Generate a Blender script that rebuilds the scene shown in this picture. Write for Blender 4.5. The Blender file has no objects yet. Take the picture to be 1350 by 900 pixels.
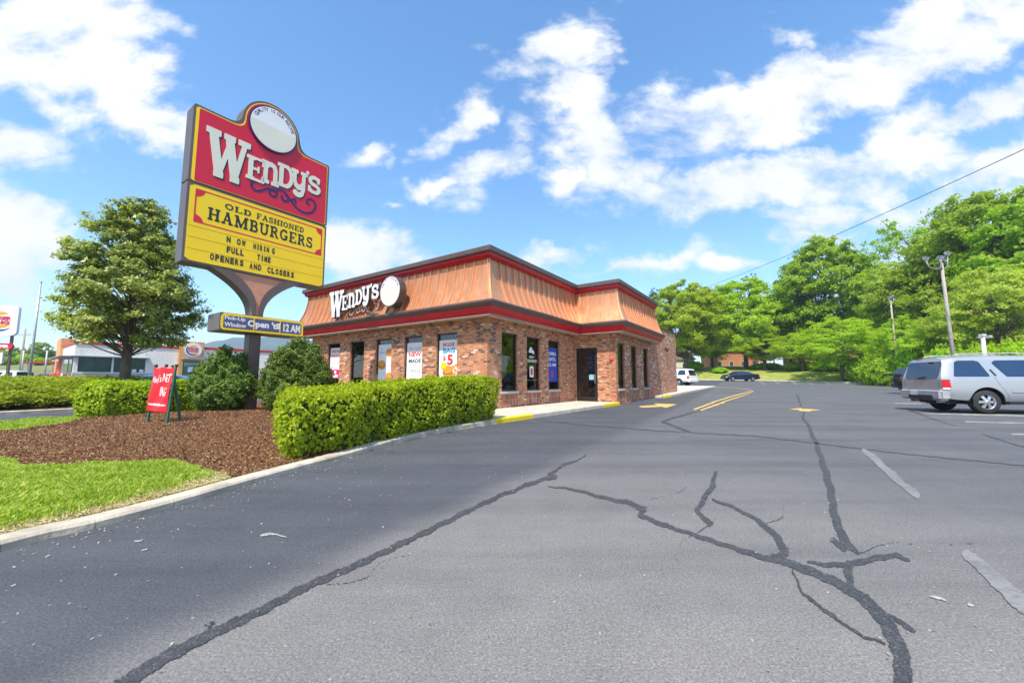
import bpy, bmesh, math, random
import numpy as np
from mathutils import Vector, Matrix
R = math.radians
random.seed(7); rng = np.random.default_rng(7)
scene = bpy.context.scene
COL = scene.collection

# ------------------------------------------------------------------ camera
FPX, HZ, H = 518.0, 51.0, 1.1
TH = math.atan(HZ / FPX); CT, ST = math.cos(TH), math.sin(TH)
cam_d = bpy.data.cameras.new('camera'); cam = bpy.data.objects.new('camera', cam_d); COL.objects.link(cam)
cam.location = (0, 0, H); cam.rotation_euler = (R(90) + TH, 0, 0)
cam_d.sensor_width = 36; cam_d.lens = 36 * FPX / 1350; cam_d.clip_start = .05; cam_d.clip_end = 8000
scene.camera = cam

def ray(px, py):
    dx, u = px - 675, 450 - py
    return (dx, FPX * CT - u * ST, FPX * ST + u * CT)
def gr(px, py, z=0):                       # point of the ground seen at a place in the photograph
    r = ray(px, py); t = (z - H) / r[2]; return (r[0] * t, r[1] * t)
def atx(px, d): return (px - 675) / 520.5 * d
def atz(py, d):
    r = ray(675, py); return H + r[2] * d / r[1]

# ground height: flat near the camera, rising gently away from it
KN = [(-200, 0), (18, 0), (28, .2), (43, .45), (58, 1.0), (70, 1.25), (2000, 1.25)]
def gz(y):
    for (a, za), (b, zb) in zip(KN, KN[1:]):
        if y <= b: return za + (zb - za) * (y - a) / (b - a)
    return KN[-1][1]

def on_terrain(px, py):                    # the same on the rising far part of the lot
    r = ray(px, py); lo, hi = 0.0, 95.0 / r[1]; prev = 0.0; n = 400
    for i in range(1, n + 1):
        t = hi * (i / n) ** 2
        if H + r[2] * t <= gz(r[1] * t): break
        prev = t
    a, b = prev, t
    for _ in range(24):
        m = (a + b) / 2
        if H + r[2] * m <= gz(r[1] * m): b = m
        else: a = m
    return r[0] * b, r[1] * b

# ------------------------------------------------------------------ materials
def newmat(name):
    m = bpy.data.materials.new(name); m.use_nodes = True
    nt = m.node_tree; return m, nt, nt.nodes, nt.links, nt.nodes['Principled BSDF']
def ramp(ns, ls, fac, stops, mode='LINEAR'):
    r = ns.new('ShaderNodeValToRGB'); r.color_ramp.interpolation = mode
    e = r.color_ramp.elements
    while len(e) < len(stops): e.new(.5)
    for i, (p, c) in enumerate(stops):
        e[i].position = p; e[i].color = (*c, 1) if len(c) == 3 else c
    ls.new(fac, r.inputs[0]); return r.outputs[0]
def noise(ns, ls, vec, scale, detail=4, rough=.55, dist=0):
    n = ns.new('ShaderNodeTexNoise'); n.inputs['Scale'].default_value = scale
    n.inputs['Detail'].default_value = detail; n.inputs['Roughness'].default_value = rough; n.inputs['Distortion'].default_value = dist
    if vec is not None: ls.new(vec, n.inputs['Vector'])
    return n.outputs['Fac']
def coord(ns, out='Object'): return ns.new('ShaderNodeTexCoord').outputs[out]
def worldpos(ns): return ns.new('ShaderNodeNewGeometry').outputs['Position']
def mathn(ns, ls, op, a, b=None, clamp=False):
    m = ns.new('ShaderNodeMath'); m.operation = op; m.use_clamp = clamp
    for i, v in enumerate((a, b)):
        if v is None: continue
        if isinstance(v, (int, float)): m.inputs[i].default_value = v
        else: ls.new(v, m.inputs[i])
    return m.outputs[0]
def mixc(ns, ls, fac, a, b, bt='MIX'):
    m = ns.new('ShaderNodeMix'); m.data_type = 'RGBA'; m.blend_type = bt
    for k, v in ((0, fac), (6, a), (7, b)):
        if isinstance(v, (int, float)): m.inputs[k].default_value = v
        elif isinstance(v, tuple): m.inputs[k].default_value = (*v, 1)
        else: ls.new(v, m.inputs[k])
    return m.outputs[2]
def bump(ns, ls, bs, h, strength=.3, dist=.01):
    b = ns.new('ShaderNodeBump'); b.inputs['Strength'].default_value = strength; b.inputs['Distance'].default_value = dist
    ls.new(h, b.inputs['Height']); ls.new(b.outputs[0], bs.inputs['Normal'])
def mat(name, c, rough=.6, metal=0, var=.12, scale=6, bmp=0, coat=0, spec=.5):
    m, nt, ns, ls, bs = newmat(name)
    v = noise(ns, ls, coord(ns), scale, 5)
    lo = tuple(max(0, x * (1 - var)) for x in c); hi = tuple(min(1, x * (1 + var)) for x in c)
    ls.new(ramp(ns, ls, v, [(.3, lo), (.7, hi)]), bs.inputs['Base Color'])
    bs.inputs['Roughness'].default_value = rough; bs.inputs['Metallic'].default_value = metal
    bs.inputs['Coat Weight'].default_value = coat; bs.inputs['Coat Roughness'].default_value = .05
    bs.inputs['Specular IOR Level'].default_value = spec
    if bmp: bump(ns, ls, bs, noise(ns, ls, coord(ns), scale * 12, 4), bmp, .01)
    return m

def foliage(name, stops, trans=.35, tcol=None, rough=.5):
    m, nt, ns, ls, bs = newmat(name)
    g = ns.new('ShaderNodeNewGeometry')
    oi = ns.new('ShaderNodeObjectInfo')
    big = noise(ns, ls, g.outputs['Position'], .45, 3)
    f = mathn(ns, ls, 'ADD', mathn(ns, ls, 'MULTIPLY', g.outputs['Random Per Island'], .6), mathn(ns, ls, 'MULTIPLY', big, .4))
    n = len(stops); c = ramp(ns, ls, f, [(.1 + .8 * i / (n - 1), s) for i, s in enumerate(stops)])
    hs = ns.new('ShaderNodeHueSaturation'); ls.new(c, hs.inputs['Color'])
    ls.new(mathn(ns, ls, 'ADD', .485, mathn(ns, ls, 'MULTIPLY', oi.outputs['Random'], .03)), hs.inputs['Hue'])
    ls.new(mathn(ns, ls, 'ADD', .85, mathn(ns, ls, 'MULTIPLY', oi.outputs['Random'], .3)), hs.inputs['Value'])
    c = hs.outputs[0]
    ls.new(c, bs.inputs['Base Color']); bs.inputs['Roughness'].default_value = rough
    bs.inputs['Specular IOR Level'].default_value = .35
    t = ns.new('ShaderNodeBsdfTranslucent')
    ls.new(mixc(ns, ls, 1.0, c, tcol or (1.6, 1.75, .8), 'MULTIPLY'), t.inputs[0])
    mx = ns.new('ShaderNodeMixShader'); mx.inputs[0].default_value = trans
    ls.new(bs.outputs[0], mx.inputs[1]); ls.new(t.outputs[0], mx.inputs[2])
    ls.new(mx.outputs[0], ns['Material Output'].inputs[0]); return m

def glass(name, tint=(.55, .6, .58), refl=.35, rough=.01):
    m, nt, ns, ls, bs = newmat(name)
    tr = ns.new('ShaderNodeBsdfTransparent'); tr.inputs[0].default_value = (*tint, 1)
    gl = ns.new('ShaderNodeBsdfGlossy'); gl.inputs['Roughness'].default_value = rough
    lw = ns.new('ShaderNodeLayerWeight'); lw.inputs[0].default_value = refl
    mx = ns.new('ShaderNodeMixShader'); ls.new(mathn(ns, ls, 'ADD', mathn(ns, ls, 'MULTIPLY', lw.outputs['Fresnel'], .93), .07), mx.inputs[0])
    ls.new(tr.outputs[0], mx.inputs[1]); ls.new(gl.outputs[0], mx.inputs[2])
    ls.new(mx.outputs[0], ns['Material Output'].inputs[0]); return m

def brick_mat(name, stops, mortar=(.58, .48, .36), vertical=False, w=.203, h=.0677):
    m, nt, ns, ls, bs = newmat(name)
    uv = coord(ns, 'UV'); vec = uv
    if vertical:
        mp = ns.new('ShaderNodeMapping'); mp.inputs['Rotation'].default_value = (0, 0, R(90)); ls.new(uv, mp.inputs[0]); vec = mp.outputs[0]
    b = ns.new('ShaderNodeTexBrick'); ls.new(vec, b.inputs['Vector'])
    b.inputs['Scale'].default_value = 1; b.inputs['Brick Width'].default_value = w; b.inputs['Row Height'].default_value = h
    b.inputs['Mortar Size'].default_value = .0045; b.inputs['Mortar Smooth'].default_value = .15; b.inputs['Bias'].default_value = 0
    if vertical: b.offset = 0
    b.inputs['Color1'].default_value = (0, 0, 0, 1); b.inputs['Color2'].default_value = (1, 1, 1, 1); b.inputs['Mortar'].default_value = (.5, .5, .5, 1)
    bigd = noise(ns, ls, uv, .8, 3)
    fac = mathn(ns, ls, 'ADD', b.outputs['Color'], mathn(ns, ls, 'MULTIPLY', mathn(ns, ls, 'SUBTRACT', bigd, .5), .16), True)
    col = ramp(ns, ls, fac, stops, 'CONSTANT')
    grit = noise(ns, ls, uv, 60, 5, .7)
    col = mixc(ns, ls, .55, col, ramp(ns, ls, grit, [(.25, (.45, .45, .45)), (.75, (1, 1, 1))]), 'MULTIPLY')
    mcol = mixc(ns, ls, .4, mortar, ramp(ns, ls, noise(ns, ls, uv, 14, 4), [(.3, (.5, .48, .45)), (.7, (1, 1, 1))]), 'MULTIPLY')
    col = mixc(ns, ls, b.outputs['Fac'], col, mcol)
    ls.new(col, bs.inputs['Base Color']); bs.inputs['Roughness'].default_value = .85
    hh = mathn(ns, ls, 'ADD', mathn(ns, ls, 'MULTIPLY', mathn(ns, ls, 'SUBTRACT', 1, b.outputs['Fac']), 1), mathn(ns, ls, 'MULTIPLY', grit, .4))
    bump(ns, ls, bs, hh, .6, .008); return m

M = {}
BR = [(0, (.50, .19, .08)), (.13, (.60, .25, .11)), (.30, (.43, .14, .065)), (.42, (.64, .29, .14)), (.58, (.11, .07, .06)), (.635, (.56, .21, .095)), (.80, (.66, .36, .2)), (.87, (.24, .11, .075)), (.95, (.74, .55, .42))]
M['brick'] = brick_mat('brick_orange_mixed', BR)
BR2 = [(0, (.46, .15, .07)), (.2, (.54, .20, .09)), (.4, (.38, .11, .055)), (.55, (.60, .27, .13)), (.70, (.20, .08, .055)), (.76, (.50, .18, .085)), (.92, (.78, .66, .56))]
M['brick2'] = brick_mat('brick_red_whitewashed', BR2)
M['brickv'] = brick_mat('brick_soldier', [(0, (.33, .1, .055)), (.3, (.42, .15, .085)), (.6, (.26, .08, .05)), (.85, (.5, .26, .18))], vertical=True, w=.2, h=.075)
def copper_sheet():
    m, nt, ns, ls, bs = newmat('copper_sheet'); uv = coord(ns)
    mp = ns.new('ShaderNodeMapping'); mp.inputs['Scale'].default_value = (5, 5, .5); ls.new(uv, mp.inputs[0])
    st = noise(ns, ls, mp.outputs[0], 1.6, 6, .65); bl = noise(ns, ls, uv, .9, 4, .6)
    c = ramp(ns, ls, mathn(ns, ls, 'ADD', mathn(ns, ls, 'MULTIPLY', st, .6), mathn(ns, ls, 'MULTIPLY', bl, .4)), [(.3, (.56, .235, .115)), (.5, (.66, .30, .145)), (.7, (.74, .37, .195))])
    ls.new(c, bs.inputs['Base Color']); bs.inputs['Metallic'].default_value = .5; ls.new(ramp(ns, ls, st, [(.3, (.3,) * 3), (.7, (.52,) * 3)]), bs.inputs['Roughness'])
    bump(ns, ls, bs, noise(ns, ls, uv, 2.5, 3), .25, .02); return m
M['copper'] = copper_sheet() if True else mat('copper_sheet', (.60, .255, .12), .38, .55, .2, 1.1, .05)
M['copper_rib'] = mat('copper_seam', (.72, .36, .19), .4, .4, .12, 2)
M['redtrim'] = mat('red_painted_metal', (.56, .008, .018), .35, 0, .1, 2)
M['browntrim'] = mat('dark_brown_metal', (.12, .08, .07), .4, .1, .12, 3)
M['cream'] = mat('cream_soffit', (.62, .55, .38), .7)
M['bulb'] = mat('bulb_glass', (.8, .78, .7), .2)
M['roof'] = mat('roof_membrane', (.35, .35, .35), .9)
M['frame'] = mat('dark_bronze_frame', (.02, .017, .015), .35)
M['sill'] = mat('stone_sill', (.52, .47, .40), .85, 0, .15, 8, .1)
M['glass'] = glass('window_glass', (.72, .72, .62), .3)
M['glass_dark'] = glass('window_glass_front', (.6, .64, .6), .4)
M['inside'] = mat('interior_wall', (.42, .32, .2), .8)
M['insfloor'] = mat('interior_tile', (.16, .08, .05), .5)
M['grit'] = mat('grit', (.30, .28, .25), .9, 0, .3)
M['wood'] = mat('dark_wood', (.07, .035, .02), .4)
M['metalgrey'] = mat('galvanised', (.42, .41, .38), .5, .3, .15, 5)
M['concrete'] = mat('concrete_walk', (.52, .465, .38), .9, 0, .2, 3, .3)
M['kerbstone'] = mat('weathered_kerb_concrete', (.47, .41, .32), .92, 0, .34, 3.2, .6)
M['yellowpaint'] = mat('yellow_kerb_paint', (.80, .60, .01), .6, 0, .12, 9, .1)
M['cabinet'] = mat('sign_cabinet_bronze', (.135, .10, .083), .45, .15, .08, 2)
M['signred'] = mat('sign_red', (.64, .012, .035), .3, 0, .04, 1)
M['signyellow'] = mat('sign_yellow', (.95, .64, .0), .3, 0, .03, 1)
M['signcream'] = mat('sign_cream', (.74, .71, .58), .35, 0, .04, 1)
M['signnavy'] = mat('sign_navy', (.035, .015, .10), .4)
M['signblack'] = mat('sign_black', (.02, .022, .016), .4)
M['signwhite'] = mat('sign_white', (.80, .80, .80), .35, 0, .02)
M['salmon'] = mat('salmon_panel', (.58, .27, .17), .6)
M['green_frame'] = mat('green_painted_steel', (.03, .13, .09), .5)
M['letterside'] = mat('letter_return', (.09, .07, .065), .4)
M['scrollw'] = mat('scroll_metal', (.55, .42, .36), .4, .4)

def asphalt():
    m, nt, ns, ls, bs = newmat('worn_asphalt')
    p = worldpos(ns)
    n1 = noise(ns, ls, p, 95, 4, .75); n2 = noise(ns, ls, p, 38, 3, .6); n3 = noise(ns, ls, p, .55, 4, .6, .4); n4 = noise(ns, ls, p, 4, 4, .6)
    sep = ns.new('ShaderNodeSeparateXYZ'); ls.new(p, sep.inputs[0]); X, Y = sep.outputs[0], sep.outputs[1]
    # newer, darker lane coat between the kerb and the long seam
    a = gr(165, 900); b = gr(772, 601)
    dx, dy = b[0] - a[0], b[1] - a[1]; L = math.hypot(dx, dy); nx, ny = -dy / L, dx / L
    d = mathn(ns, ls, 'ADD', mathn(ns, ls, 'ADD', mathn(ns, ls, 'MULTIPLY', X, nx), mathn(ns, ls, 'MULTIPLY', Y, ny)), -(a[0] * nx + a[1] * ny))
    d = mathn(ns, ls, 'ADD', d, mathn(ns, ls, 'MULTIPLY', mathn(ns, ls, 'SUBTRACT', n3, .5), .5))
    mask = ns.new('ShaderNodeMapRange'); mask.interpolation_type = 'SMOOTHSTEP'
    ls.new(d, mask.inputs[0]); mask.inputs[1].default_value = -.05; mask.inputs[2].default_value = .45
    # paler apron around the camera position, darker outwards
    vd = ns.new('ShaderNodeVectorMath'); vd.operation = 'DISTANCE'; ls.new(p, vd.inputs[0]); vd.inputs[1].default_value = (.4, .8, 0)
    dd = mathn(ns, ls, 'ADD', vd.outputs['Value'], mathn(ns, ls, 'MULTIPLY', mathn(ns, ls, 'SUBTRACT', n3, .5), 3.0))
    ap = ns.new('ShaderNodeMapRange'); ap.interpolation_type = 'SMOOTHSTEP'; ls.new(dd, ap.inputs[0]); ap.inputs[1].default_value = 1.5; ap.inputs[2].default_value = 6.5
    base = ramp(ns, ls, ap.outputs[0], [(0, (.192, .187, .181)), (.45, (.152, .151, .152)), (1, (.115, .118, .126))])
    base = mixc(ns, ls, mask.outputs[0], base, (.080, .086, .098))
    sp = ramp(ns, ls, n1, [(.34, (.35, .35, .35)), (.47, (.85, .85, .85)), (.58, (1.1, 1.09, 1.07)), (.68, (2.0, 1.95, 1.85))])
    c = mixc(ns, ls, .85, base, sp, 'MULTIPLY')
    c = mixc(ns, ls, .5, c, ramp(ns, ls, n2, [(.3, (.75, .75, .75)), (.7, (1.2, 1.2, 1.2))]), 'MULTIPLY')
    c = mixc(ns, ls, .6, c, ramp(ns, ls, n3, [(.3, (.78, .79, .82)), (.7, (1.18, 1.16, 1.12))]), 'MULTIPLY')
    c = mixc(ns, ls, .35, c, ramp(ns, ls, n4, [(.3, (.8, .8, .8)), (.7, (1.15, 1.15, 1.15))]), 'MULTIPLY')
    mpt = ns.new('ShaderNodeMapping'); mpt.inputs['Rotation'].default_value = (0, 0, R(58)); mpt.inputs['Scale'].default_value = (.12, 1.6, 1); ls.new(p, mpt.inputs[0])
    trk = noise(ns, ls, mpt.outputs[0], 1.1, 4, .6); c = mixc(ns, ls, .7, c, ramp(ns, ls, trk, [(.38, (.80, .80, .81)), (.5, (1, 1, 1)), (.64, (1.16, 1.15, 1.12))]), 'MULTIPLY')
    fleck = noise(ns, ls, p, 30, 2, .5); c = mixc(ns, ls, ramp(ns, ls, fleck, [(.735, (0, 0, 0)), (.76, (.6, .6, .6))]), c, (.34, .33, .3))
    # oil spots
    v = ns.new('ShaderNodeTexVoronoi'); v.inputs['Scale'].default_value = .8; ls.new(p, v.inputs['Vector'])
    sd = mathn(ns, ls, 'ADD', v.outputs['Distance'], mathn(ns, ls, 'MULTIPLY', n4, .12))
    c = mixc(ns, ls, ramp(ns, ls, sd, [(.085, (.6, .6, .6)), (.13, (0, 0, 0))]), c, (.035, .034, .034))
    ls.new(c, bs.inputs['Base Color']); bs.inputs['Roughness'].default_value = .82; bs.inputs['Specular IOR Level'].default_value = .35
    hgt = mathn(ns, ls, 'ADD', n1, mathn(ns, ls, 'MULTIPLY', n2, .8)); bump(ns, ls, bs, hgt, .55, .006)
    return m
M['asphalt'] = asphalt()
def tar():
    m, nt, ns, ls, bs = newmat('crack_sealant')
    p = worldpos(ns); n = noise(ns, ls, p, 120, 3, .7); n2 = noise(ns, ls, p, 9, 4)
    c = ramp(ns, ls, n, [(.35, (.024, .026, .03)), (.56, (.044, .046, .05)), (.66, (.15, .148, .142))])
    c = mixc(ns, ls, .5, c, ramp(ns, ls, n2, [(.35, (.8, .8, .8)), (.65, (1.5, 1.5, 1.5))]), 'MULTIPLY')
    ls.new(c, bs.inputs['Base Color']); ls.new(ramp(ns, ls, noise(ns, ls, p, 14, 5, .7), [(.35, (.42,) * 3), (.65, (.8,) * 3)]), bs.inputs['Roughness']); bump(ns, ls, bs, n, .4, .006); return m
M['tar'] = tar()
def paint(name, c, under=(.1, .1, .1), wear=.5):
    m, nt, ns, ls, bs = newmat(name)
    p = worldpos(ns); n = noise(ns, ls, p, 40, 5, .75); n2 = noise(ns, ls, p, 3, 4, .6)
    f = mathn(ns, ls, 'ADD', mathn(ns, ls, 'MULTIPLY', n, .6), mathn(ns, ls, 'MULTIPLY', n2, .4))
    ls.new(ramp(ns, ls, f, [(wear - .05, under), (wear + .05, c)]), bs.inputs['Base Color']); bs.inputs['Roughness'].default_value = .8; return m
M['ypaint'] = paint('worn_yellow_paint', (.62, .42, .12), (.16, .13, .09), .44)
M['wpaint'] = paint('faded_white_paint', (.36, .35, .31), (.12, .118, .115), .50)
M['wpaint_faint'] = paint('nearly_worn_white_paint', (.215, .212, .205), (.145, .144, .145), .49)
M['scuff'] = paint('pale_scuff', (.4, .4, .38), (.12, .12, .12), .45)
def soil(name, stops, sc):
    m, nt, ns, ls, bs = newmat(name); p = worldpos(ns)
    n = noise(ns, ls, p, sc, 6, .65); n2 = noise(ns, ls, p, sc * .06, 4)
    c = mixc(ns, ls, .5, ramp(ns, ls, n, stops), ramp(ns, ls, n2, [(.3, (.7, .7, .7)), (.7, (1.2, 1.2, 1.2))]), 'MULTIPLY')
    ls.new(c, bs.inputs['Base Color']); bs.inputs['Roughness'].default_value = .95; bump(ns, ls, bs, n, .8, .03); return m
M['mulch'] = soil('bark_mulch', [(.3, (.06, .028, .013)), (.5, (.16, .074, .033)), (.7, (.29, .145, .066))], 60)
M['turf'] = soil('turf', [(.3, (.12, .19, .02)), (.5, (.20, .26, .035)), (.7, (.34, .30, .09))], 22)
M['turf_far'] = soil('turf_far', [(.3, (.09, .13, .03)), (.5, (.17, .19, .05)), (.7, (.3, .25, .12))], 1.2)
M['bankturf'] = soil('bank_turf', [(.3, (.12, .19, .02)), (.5, (.24, .28, .04)), (.7, (.40, .32, .12))], .8)
M['hill'] = soil('forested_hill', [(.35, (.02, .045, .025)), (.5, (.035, .07, .03)), (.65, (.06, .10, .04))], .02)
def island(name, stops, rough=.8):
    m, nt, ns, ls, bs = newmat(name); g = ns.new('ShaderNodeNewGeometry')
    n = len(stops); ls.new(ramp(ns, ls, g.outputs['Random Per Island'], [(i / n, s) for i, s in enumerate(stops)]), bs.inputs['Base Color'])
    bs.inputs['Roughness'].default_value = rough; return m
M['chips'] = island('mulch_chips', [(.08, .033, .011), (.17, .072, .025), (.23, .103, .037), (.12, .05, .018), (.28, .135, .05), (.19, .08, .029), (.11, .045, .016), (.21, .092, .034), (.42, .26, .12)])
M['straw'] = island('dry_straw', [(.42, .33, .14), (.55, .44, .2), (.34, .30, .1), (.25, .26, .05), (.62, .5, .28)])
M['bark'] = mat('bark', (.13, .10, .075), .95, 0, .35, 5, .6)
M['twig'] = mat('twig', (.10, .07, .05), .95, 0, .3, 8)
M['core'] = mat('inner_foliage_and_shade', (.045, .06, .012), .95, 0, .4, 6)  # dark plant insides, and the painted shade sheet under the juniper
M['hedge'] = foliage('boxwood_leaves', [(.17, .26, .010), (.30, .42, .014), (.43, .56, .02), (.55, .66, .035)], .45, (1.5, 1.5, .7))
M['holly'] = foliage('holly_leaves', [(.04, .09, .014), (.085, .16, .02), (.15, .25, .03), (.25, .34, .055)], .3)
M['magnolia'] = foliage('magnolia_leaves', [(.10, .14, .03), (.21, .25, .045), (.35, .37, .07), (.55, .51, .16)], .4, None, .32)
M['juniper'] = foliage('juniper_sprays', [(.10, .16, .01), (.22, .32, .014), (.36, .46, .02), (.5, .56, .04)], .35)
M['tree_a'] = foliage('maple_leaves', [(.20, .33, .012), (.32, .47, .018), (.43, .58, .025), (.52, .66, .045)], .58, (1.5, 1.5, .8))
M['tree_b'] = foliage('oak_leaves', [(.15, .27, .014), (.25, .40, .02), (.35, .51, .028), (.44, .59, .045)], .55, (1.5, 1.55, .8))
M['tree_c'] = foliage('pale_willow_leaves', [(.25, .33, .03), (.36, .43, .05), (.46, .52, .08), (.55, .58, .13)], .55, (1.5, 1.45, .8))
M['pine'] = foliage('pine_needles', [(.015, .04, .015), (.03, .065, .022), (.05, .095, .03)], .15)
M['grass'] = foliage('grass_blades', [(.14, .22, .015), (.24, .34, .025), (.36, .44, .04), (.58, .50, .2)], .4)
M['brownleaf'] = foliage('dry_shrub_leaves', [(.06, .035, .03), (.11, .07, .05), (.16, .11, .07), (.12, .14, .04)], .2)

# ------------------------------------------------------------------ object helpers
def tag(o, label=None, cat=None, group=None, kind=None):
    if label: o['label'] = label
    if cat: o['category'] = cat
    if group: o['group'] = group
    if kind: o['kind'] = kind
    return o
def thing(name, label, cat, loc=(0, 0, 0), rz=0, group=None):
    o = bpy.data.objects.new(name, None); COL.objects.link(o)
    o.location = loc; o.rotation_euler = (0, 0, rz); o.empty_display_size = .1
    return tag(o, label, cat, group)
def copy_tree(o, parent=None):
    c = o.copy(); COL.objects.link(c)
    if parent: c.parent = parent
    for ch in list(o.children): copy_tree(ch, c)
    return c
def box_uv(me):
    uv = me.uv_layers.new(name='UVMap'); co = [v.co for v in me.vertices]
    for p in me.polygons:
        n = p.normal; ax = max(range(3), key=lambda i: abs(n[i]))
        for li in p.loop_indices:
            v = co[me.loops[li].vertex_index]
            uv.data[li].uv = (v.y, v.z) if ax == 0 else ((v.x, v.z) if ax == 1 else (v.x, v.y))
class MB:
    def __init__(s): s.v = []; s.f = []; s.sm = []
    def add(s, vs, fs, smooth=False):
        n = len(s.v); s.v += [tuple(p) for p in vs]; s.f += [tuple(i + n for i in f) for f in fs]; s.sm += [smooth] * len(fs); return s
    def box(s, x0, x1, y0, y1, z0, z1):
        return s.add([(x0, y0, z0), (x1, y0, z0), (x1, y1, z0), (x0, y1, z0), (x0, y0, z1), (x1, y0, z1), (x1, y1, z1), (x0, y1, z1)],
                     [(0, 3, 2, 1), (4, 5, 6, 7), (0, 1, 5, 4), (1, 2, 6, 5), (2, 3, 7, 6), (3, 0, 4, 7)])
    def prism(s, pts, z0, z1):
        n = len(pts); a = sum(pts[i][0] * pts[(i + 1) % n][1] - pts[(i + 1) % n][0] * pts[i][1] for i in range(n))
        if a < 0: pts = pts[::-1]
        f0 = z0 if callable(z0) else (lambda x, y: z0); f1 = z1 if callable(z1) else (lambda x, y: z1)
        return s.add([(x, y, f0(x, y)) for x, y in pts] + [(x, y, f1(x, y)) for x, y in pts],
                     [tuple(range(n))[::-1], tuple(range(n, 2 * n))] + [(i, (i + 1) % n, n + (i + 1) % n, n + i) for i in range(n)])
    def tube(s, pts, r, n=8, caps=True, smooth=True):
        pts = [Vector(p) for p in pts]; rs = r if isinstance(r, (list, tuple)) else [r] * len(pts)
        vs = []; up = None
        for i, p in enumerate(pts):
            t = (pts[min(i + 1, len(pts) - 1)] - pts[max(i - 1, 0)]).normalized()
            if up is None: up = Vector((0, 0, 1)) if abs(t.z) < .9 else Vector((1, 0, 0))
            a = t.cross(up).normalized(); b = a.cross(t).normalized(); up = b
            for k in range(n):
                q = 2 * math.pi * k / n; vs.append(p + (a * math.cos(q) + b * math.sin(q)) * rs[i])
        fs = [(i * n + k, i * n + (k + 1) % n, (i + 1) * n + (k + 1) % n, (i + 1) * n + k) for i in range(len(pts) - 1) for k in range(n)]
        s.add(vs, fs, smooth)
        if caps: m = len(pts) - 1; s.add([], []); b = len(s.v) - len(vs); s.f += [tuple(b + k for k in range(n))[::-1], tuple(b + m * n + k for k in range(n))]; s.sm += [False, False]
        return s
    def bar(s, p, q, w, h):
        p, q = Vector(p), Vector(q); t = (q - p).normalized(); up = Vector((0, 0, 1)) if abs(t.z) < .95 else Vector((0, 1, 0))
        a = t.cross(up).normalized() * w / 2; b = a.cross(t).normalized() * h / 2
        return s.add([p - a - b, p + a - b, p + a + b, p - a + b, q - a - b, q + a - b, q + a + b, q - a + b],
                     [(0, 3, 2, 1), (4, 5, 6, 7), (0, 1, 5, 4), (1, 2, 6, 5), (2, 3, 7, 6), (3, 0, 4, 7)][::1])
    def lathe(s, prof, c, axis='z', n=24, smooth=True):
        vs = []
        for r, h in prof:
            for k in range(n):
                q = 2 * math.pi * k / n; a, b = r * math.cos(q), r * math.sin(q)
                vs.append((c[0] + a, c[1] + b, c[2] + h) if axis == 'z' else ((c[0] + a, c[1] + h, c[2] + b) if axis == 'y' else (c[0] + h, c[1] + a, c[2] + b)))
        m = len(prof)
        fs = [(i * n + k, i * n + (k + 1) % n, (i + 1) * n + (k + 1) % n, (i + 1) * n + k) for i in range(m - 1) for k in range(n)]
        return s.add(vs, fs, smooth)
    def build(s, name, mt, parent=None, bevel=0, uv=False, fixn=True, seg=2):
        me = bpy.data.meshes.new(name); me.from_pydata(s.v, [], s.f); me.validate()
        if len(me.polygons) == len(s.sm): me.polygons.foreach_set('use_smooth', s.sm)
        if fixn or bevel:
            bm = bmesh.new(); bm.from_mesh(me)
            if bevel: bmesh.ops.remove_doubles(bm, verts=bm.verts, dist=1e-5)
            if fixn: bmesh.ops.recalc_face_normals(bm, faces=bm.faces)
            if bevel: bmesh.ops.bevel(bm, geom=[e for e in bm.edges if len(e.link_faces) == 2 and e.calc_face_angle(0) > .5], offset=bevel, segments=seg, affect='EDGES')
            bm.to_mesh(me); bm.free()
        if uv: box_uv(me)
        if mt: me.materials.append(M[mt] if isinstance(mt, str) else mt)
        o = bpy.data.objects.new(name, me); COL.objects.link(o)
        if parent: o.parent = parent
        return o
def np_quads(name, V, mt, parent=None):
    n = len(V) // 4; me = bpy.data.meshes.new(name)
    me.vertices.add(n * 4); me.vertices.foreach_set('co', V.astype(np.float32).ravel())
    me.loops.add(n * 4); me.loops.foreach_set('vertex_index', np.arange(n * 4, dtype=np.int32))
    me.polygons.add(n); me.polygons.foreach_set('loop_start', np.arange(0, n * 4, 4, dtype=np.int32)); me.polygons.foreach_set('loop_total', np.full(n, 4, np.int32))
    me.update(calc_edges=True); me.materials.append(M[mt])
    o = bpy.data.objects.new(name, me); COL.objects.link(o)
    if parent: o.parent = parent
    return o
def unit(a): return a / np.maximum(np.linalg.norm(a, axis=1, keepdims=True), 1e-9)
def leaves(C, N, L, W, jit=.6, dirs=None):
    n = len(C); N = unit(N + rng.normal(0, jit, (n, 3)))
    D = dirs if dirs is not None else rng.normal(0, 1, (n, 3))
    T = unit(D - N * (D * N).sum(1, keepdims=True)); B = np.cross(N, T)
    l = (L * rng.uniform(.65, 1.3, n))[:, None] / 2; w = (W * rng.uniform(.65, 1.3, n))[:, None] / 2
    V = np.stack([C - T * l, C + B * w + T * l * .15 - N * w * .25, C + T * l, C - B * w + T * l * .15 - N * w * .25], 1)
    return V.reshape(-1, 3)

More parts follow.
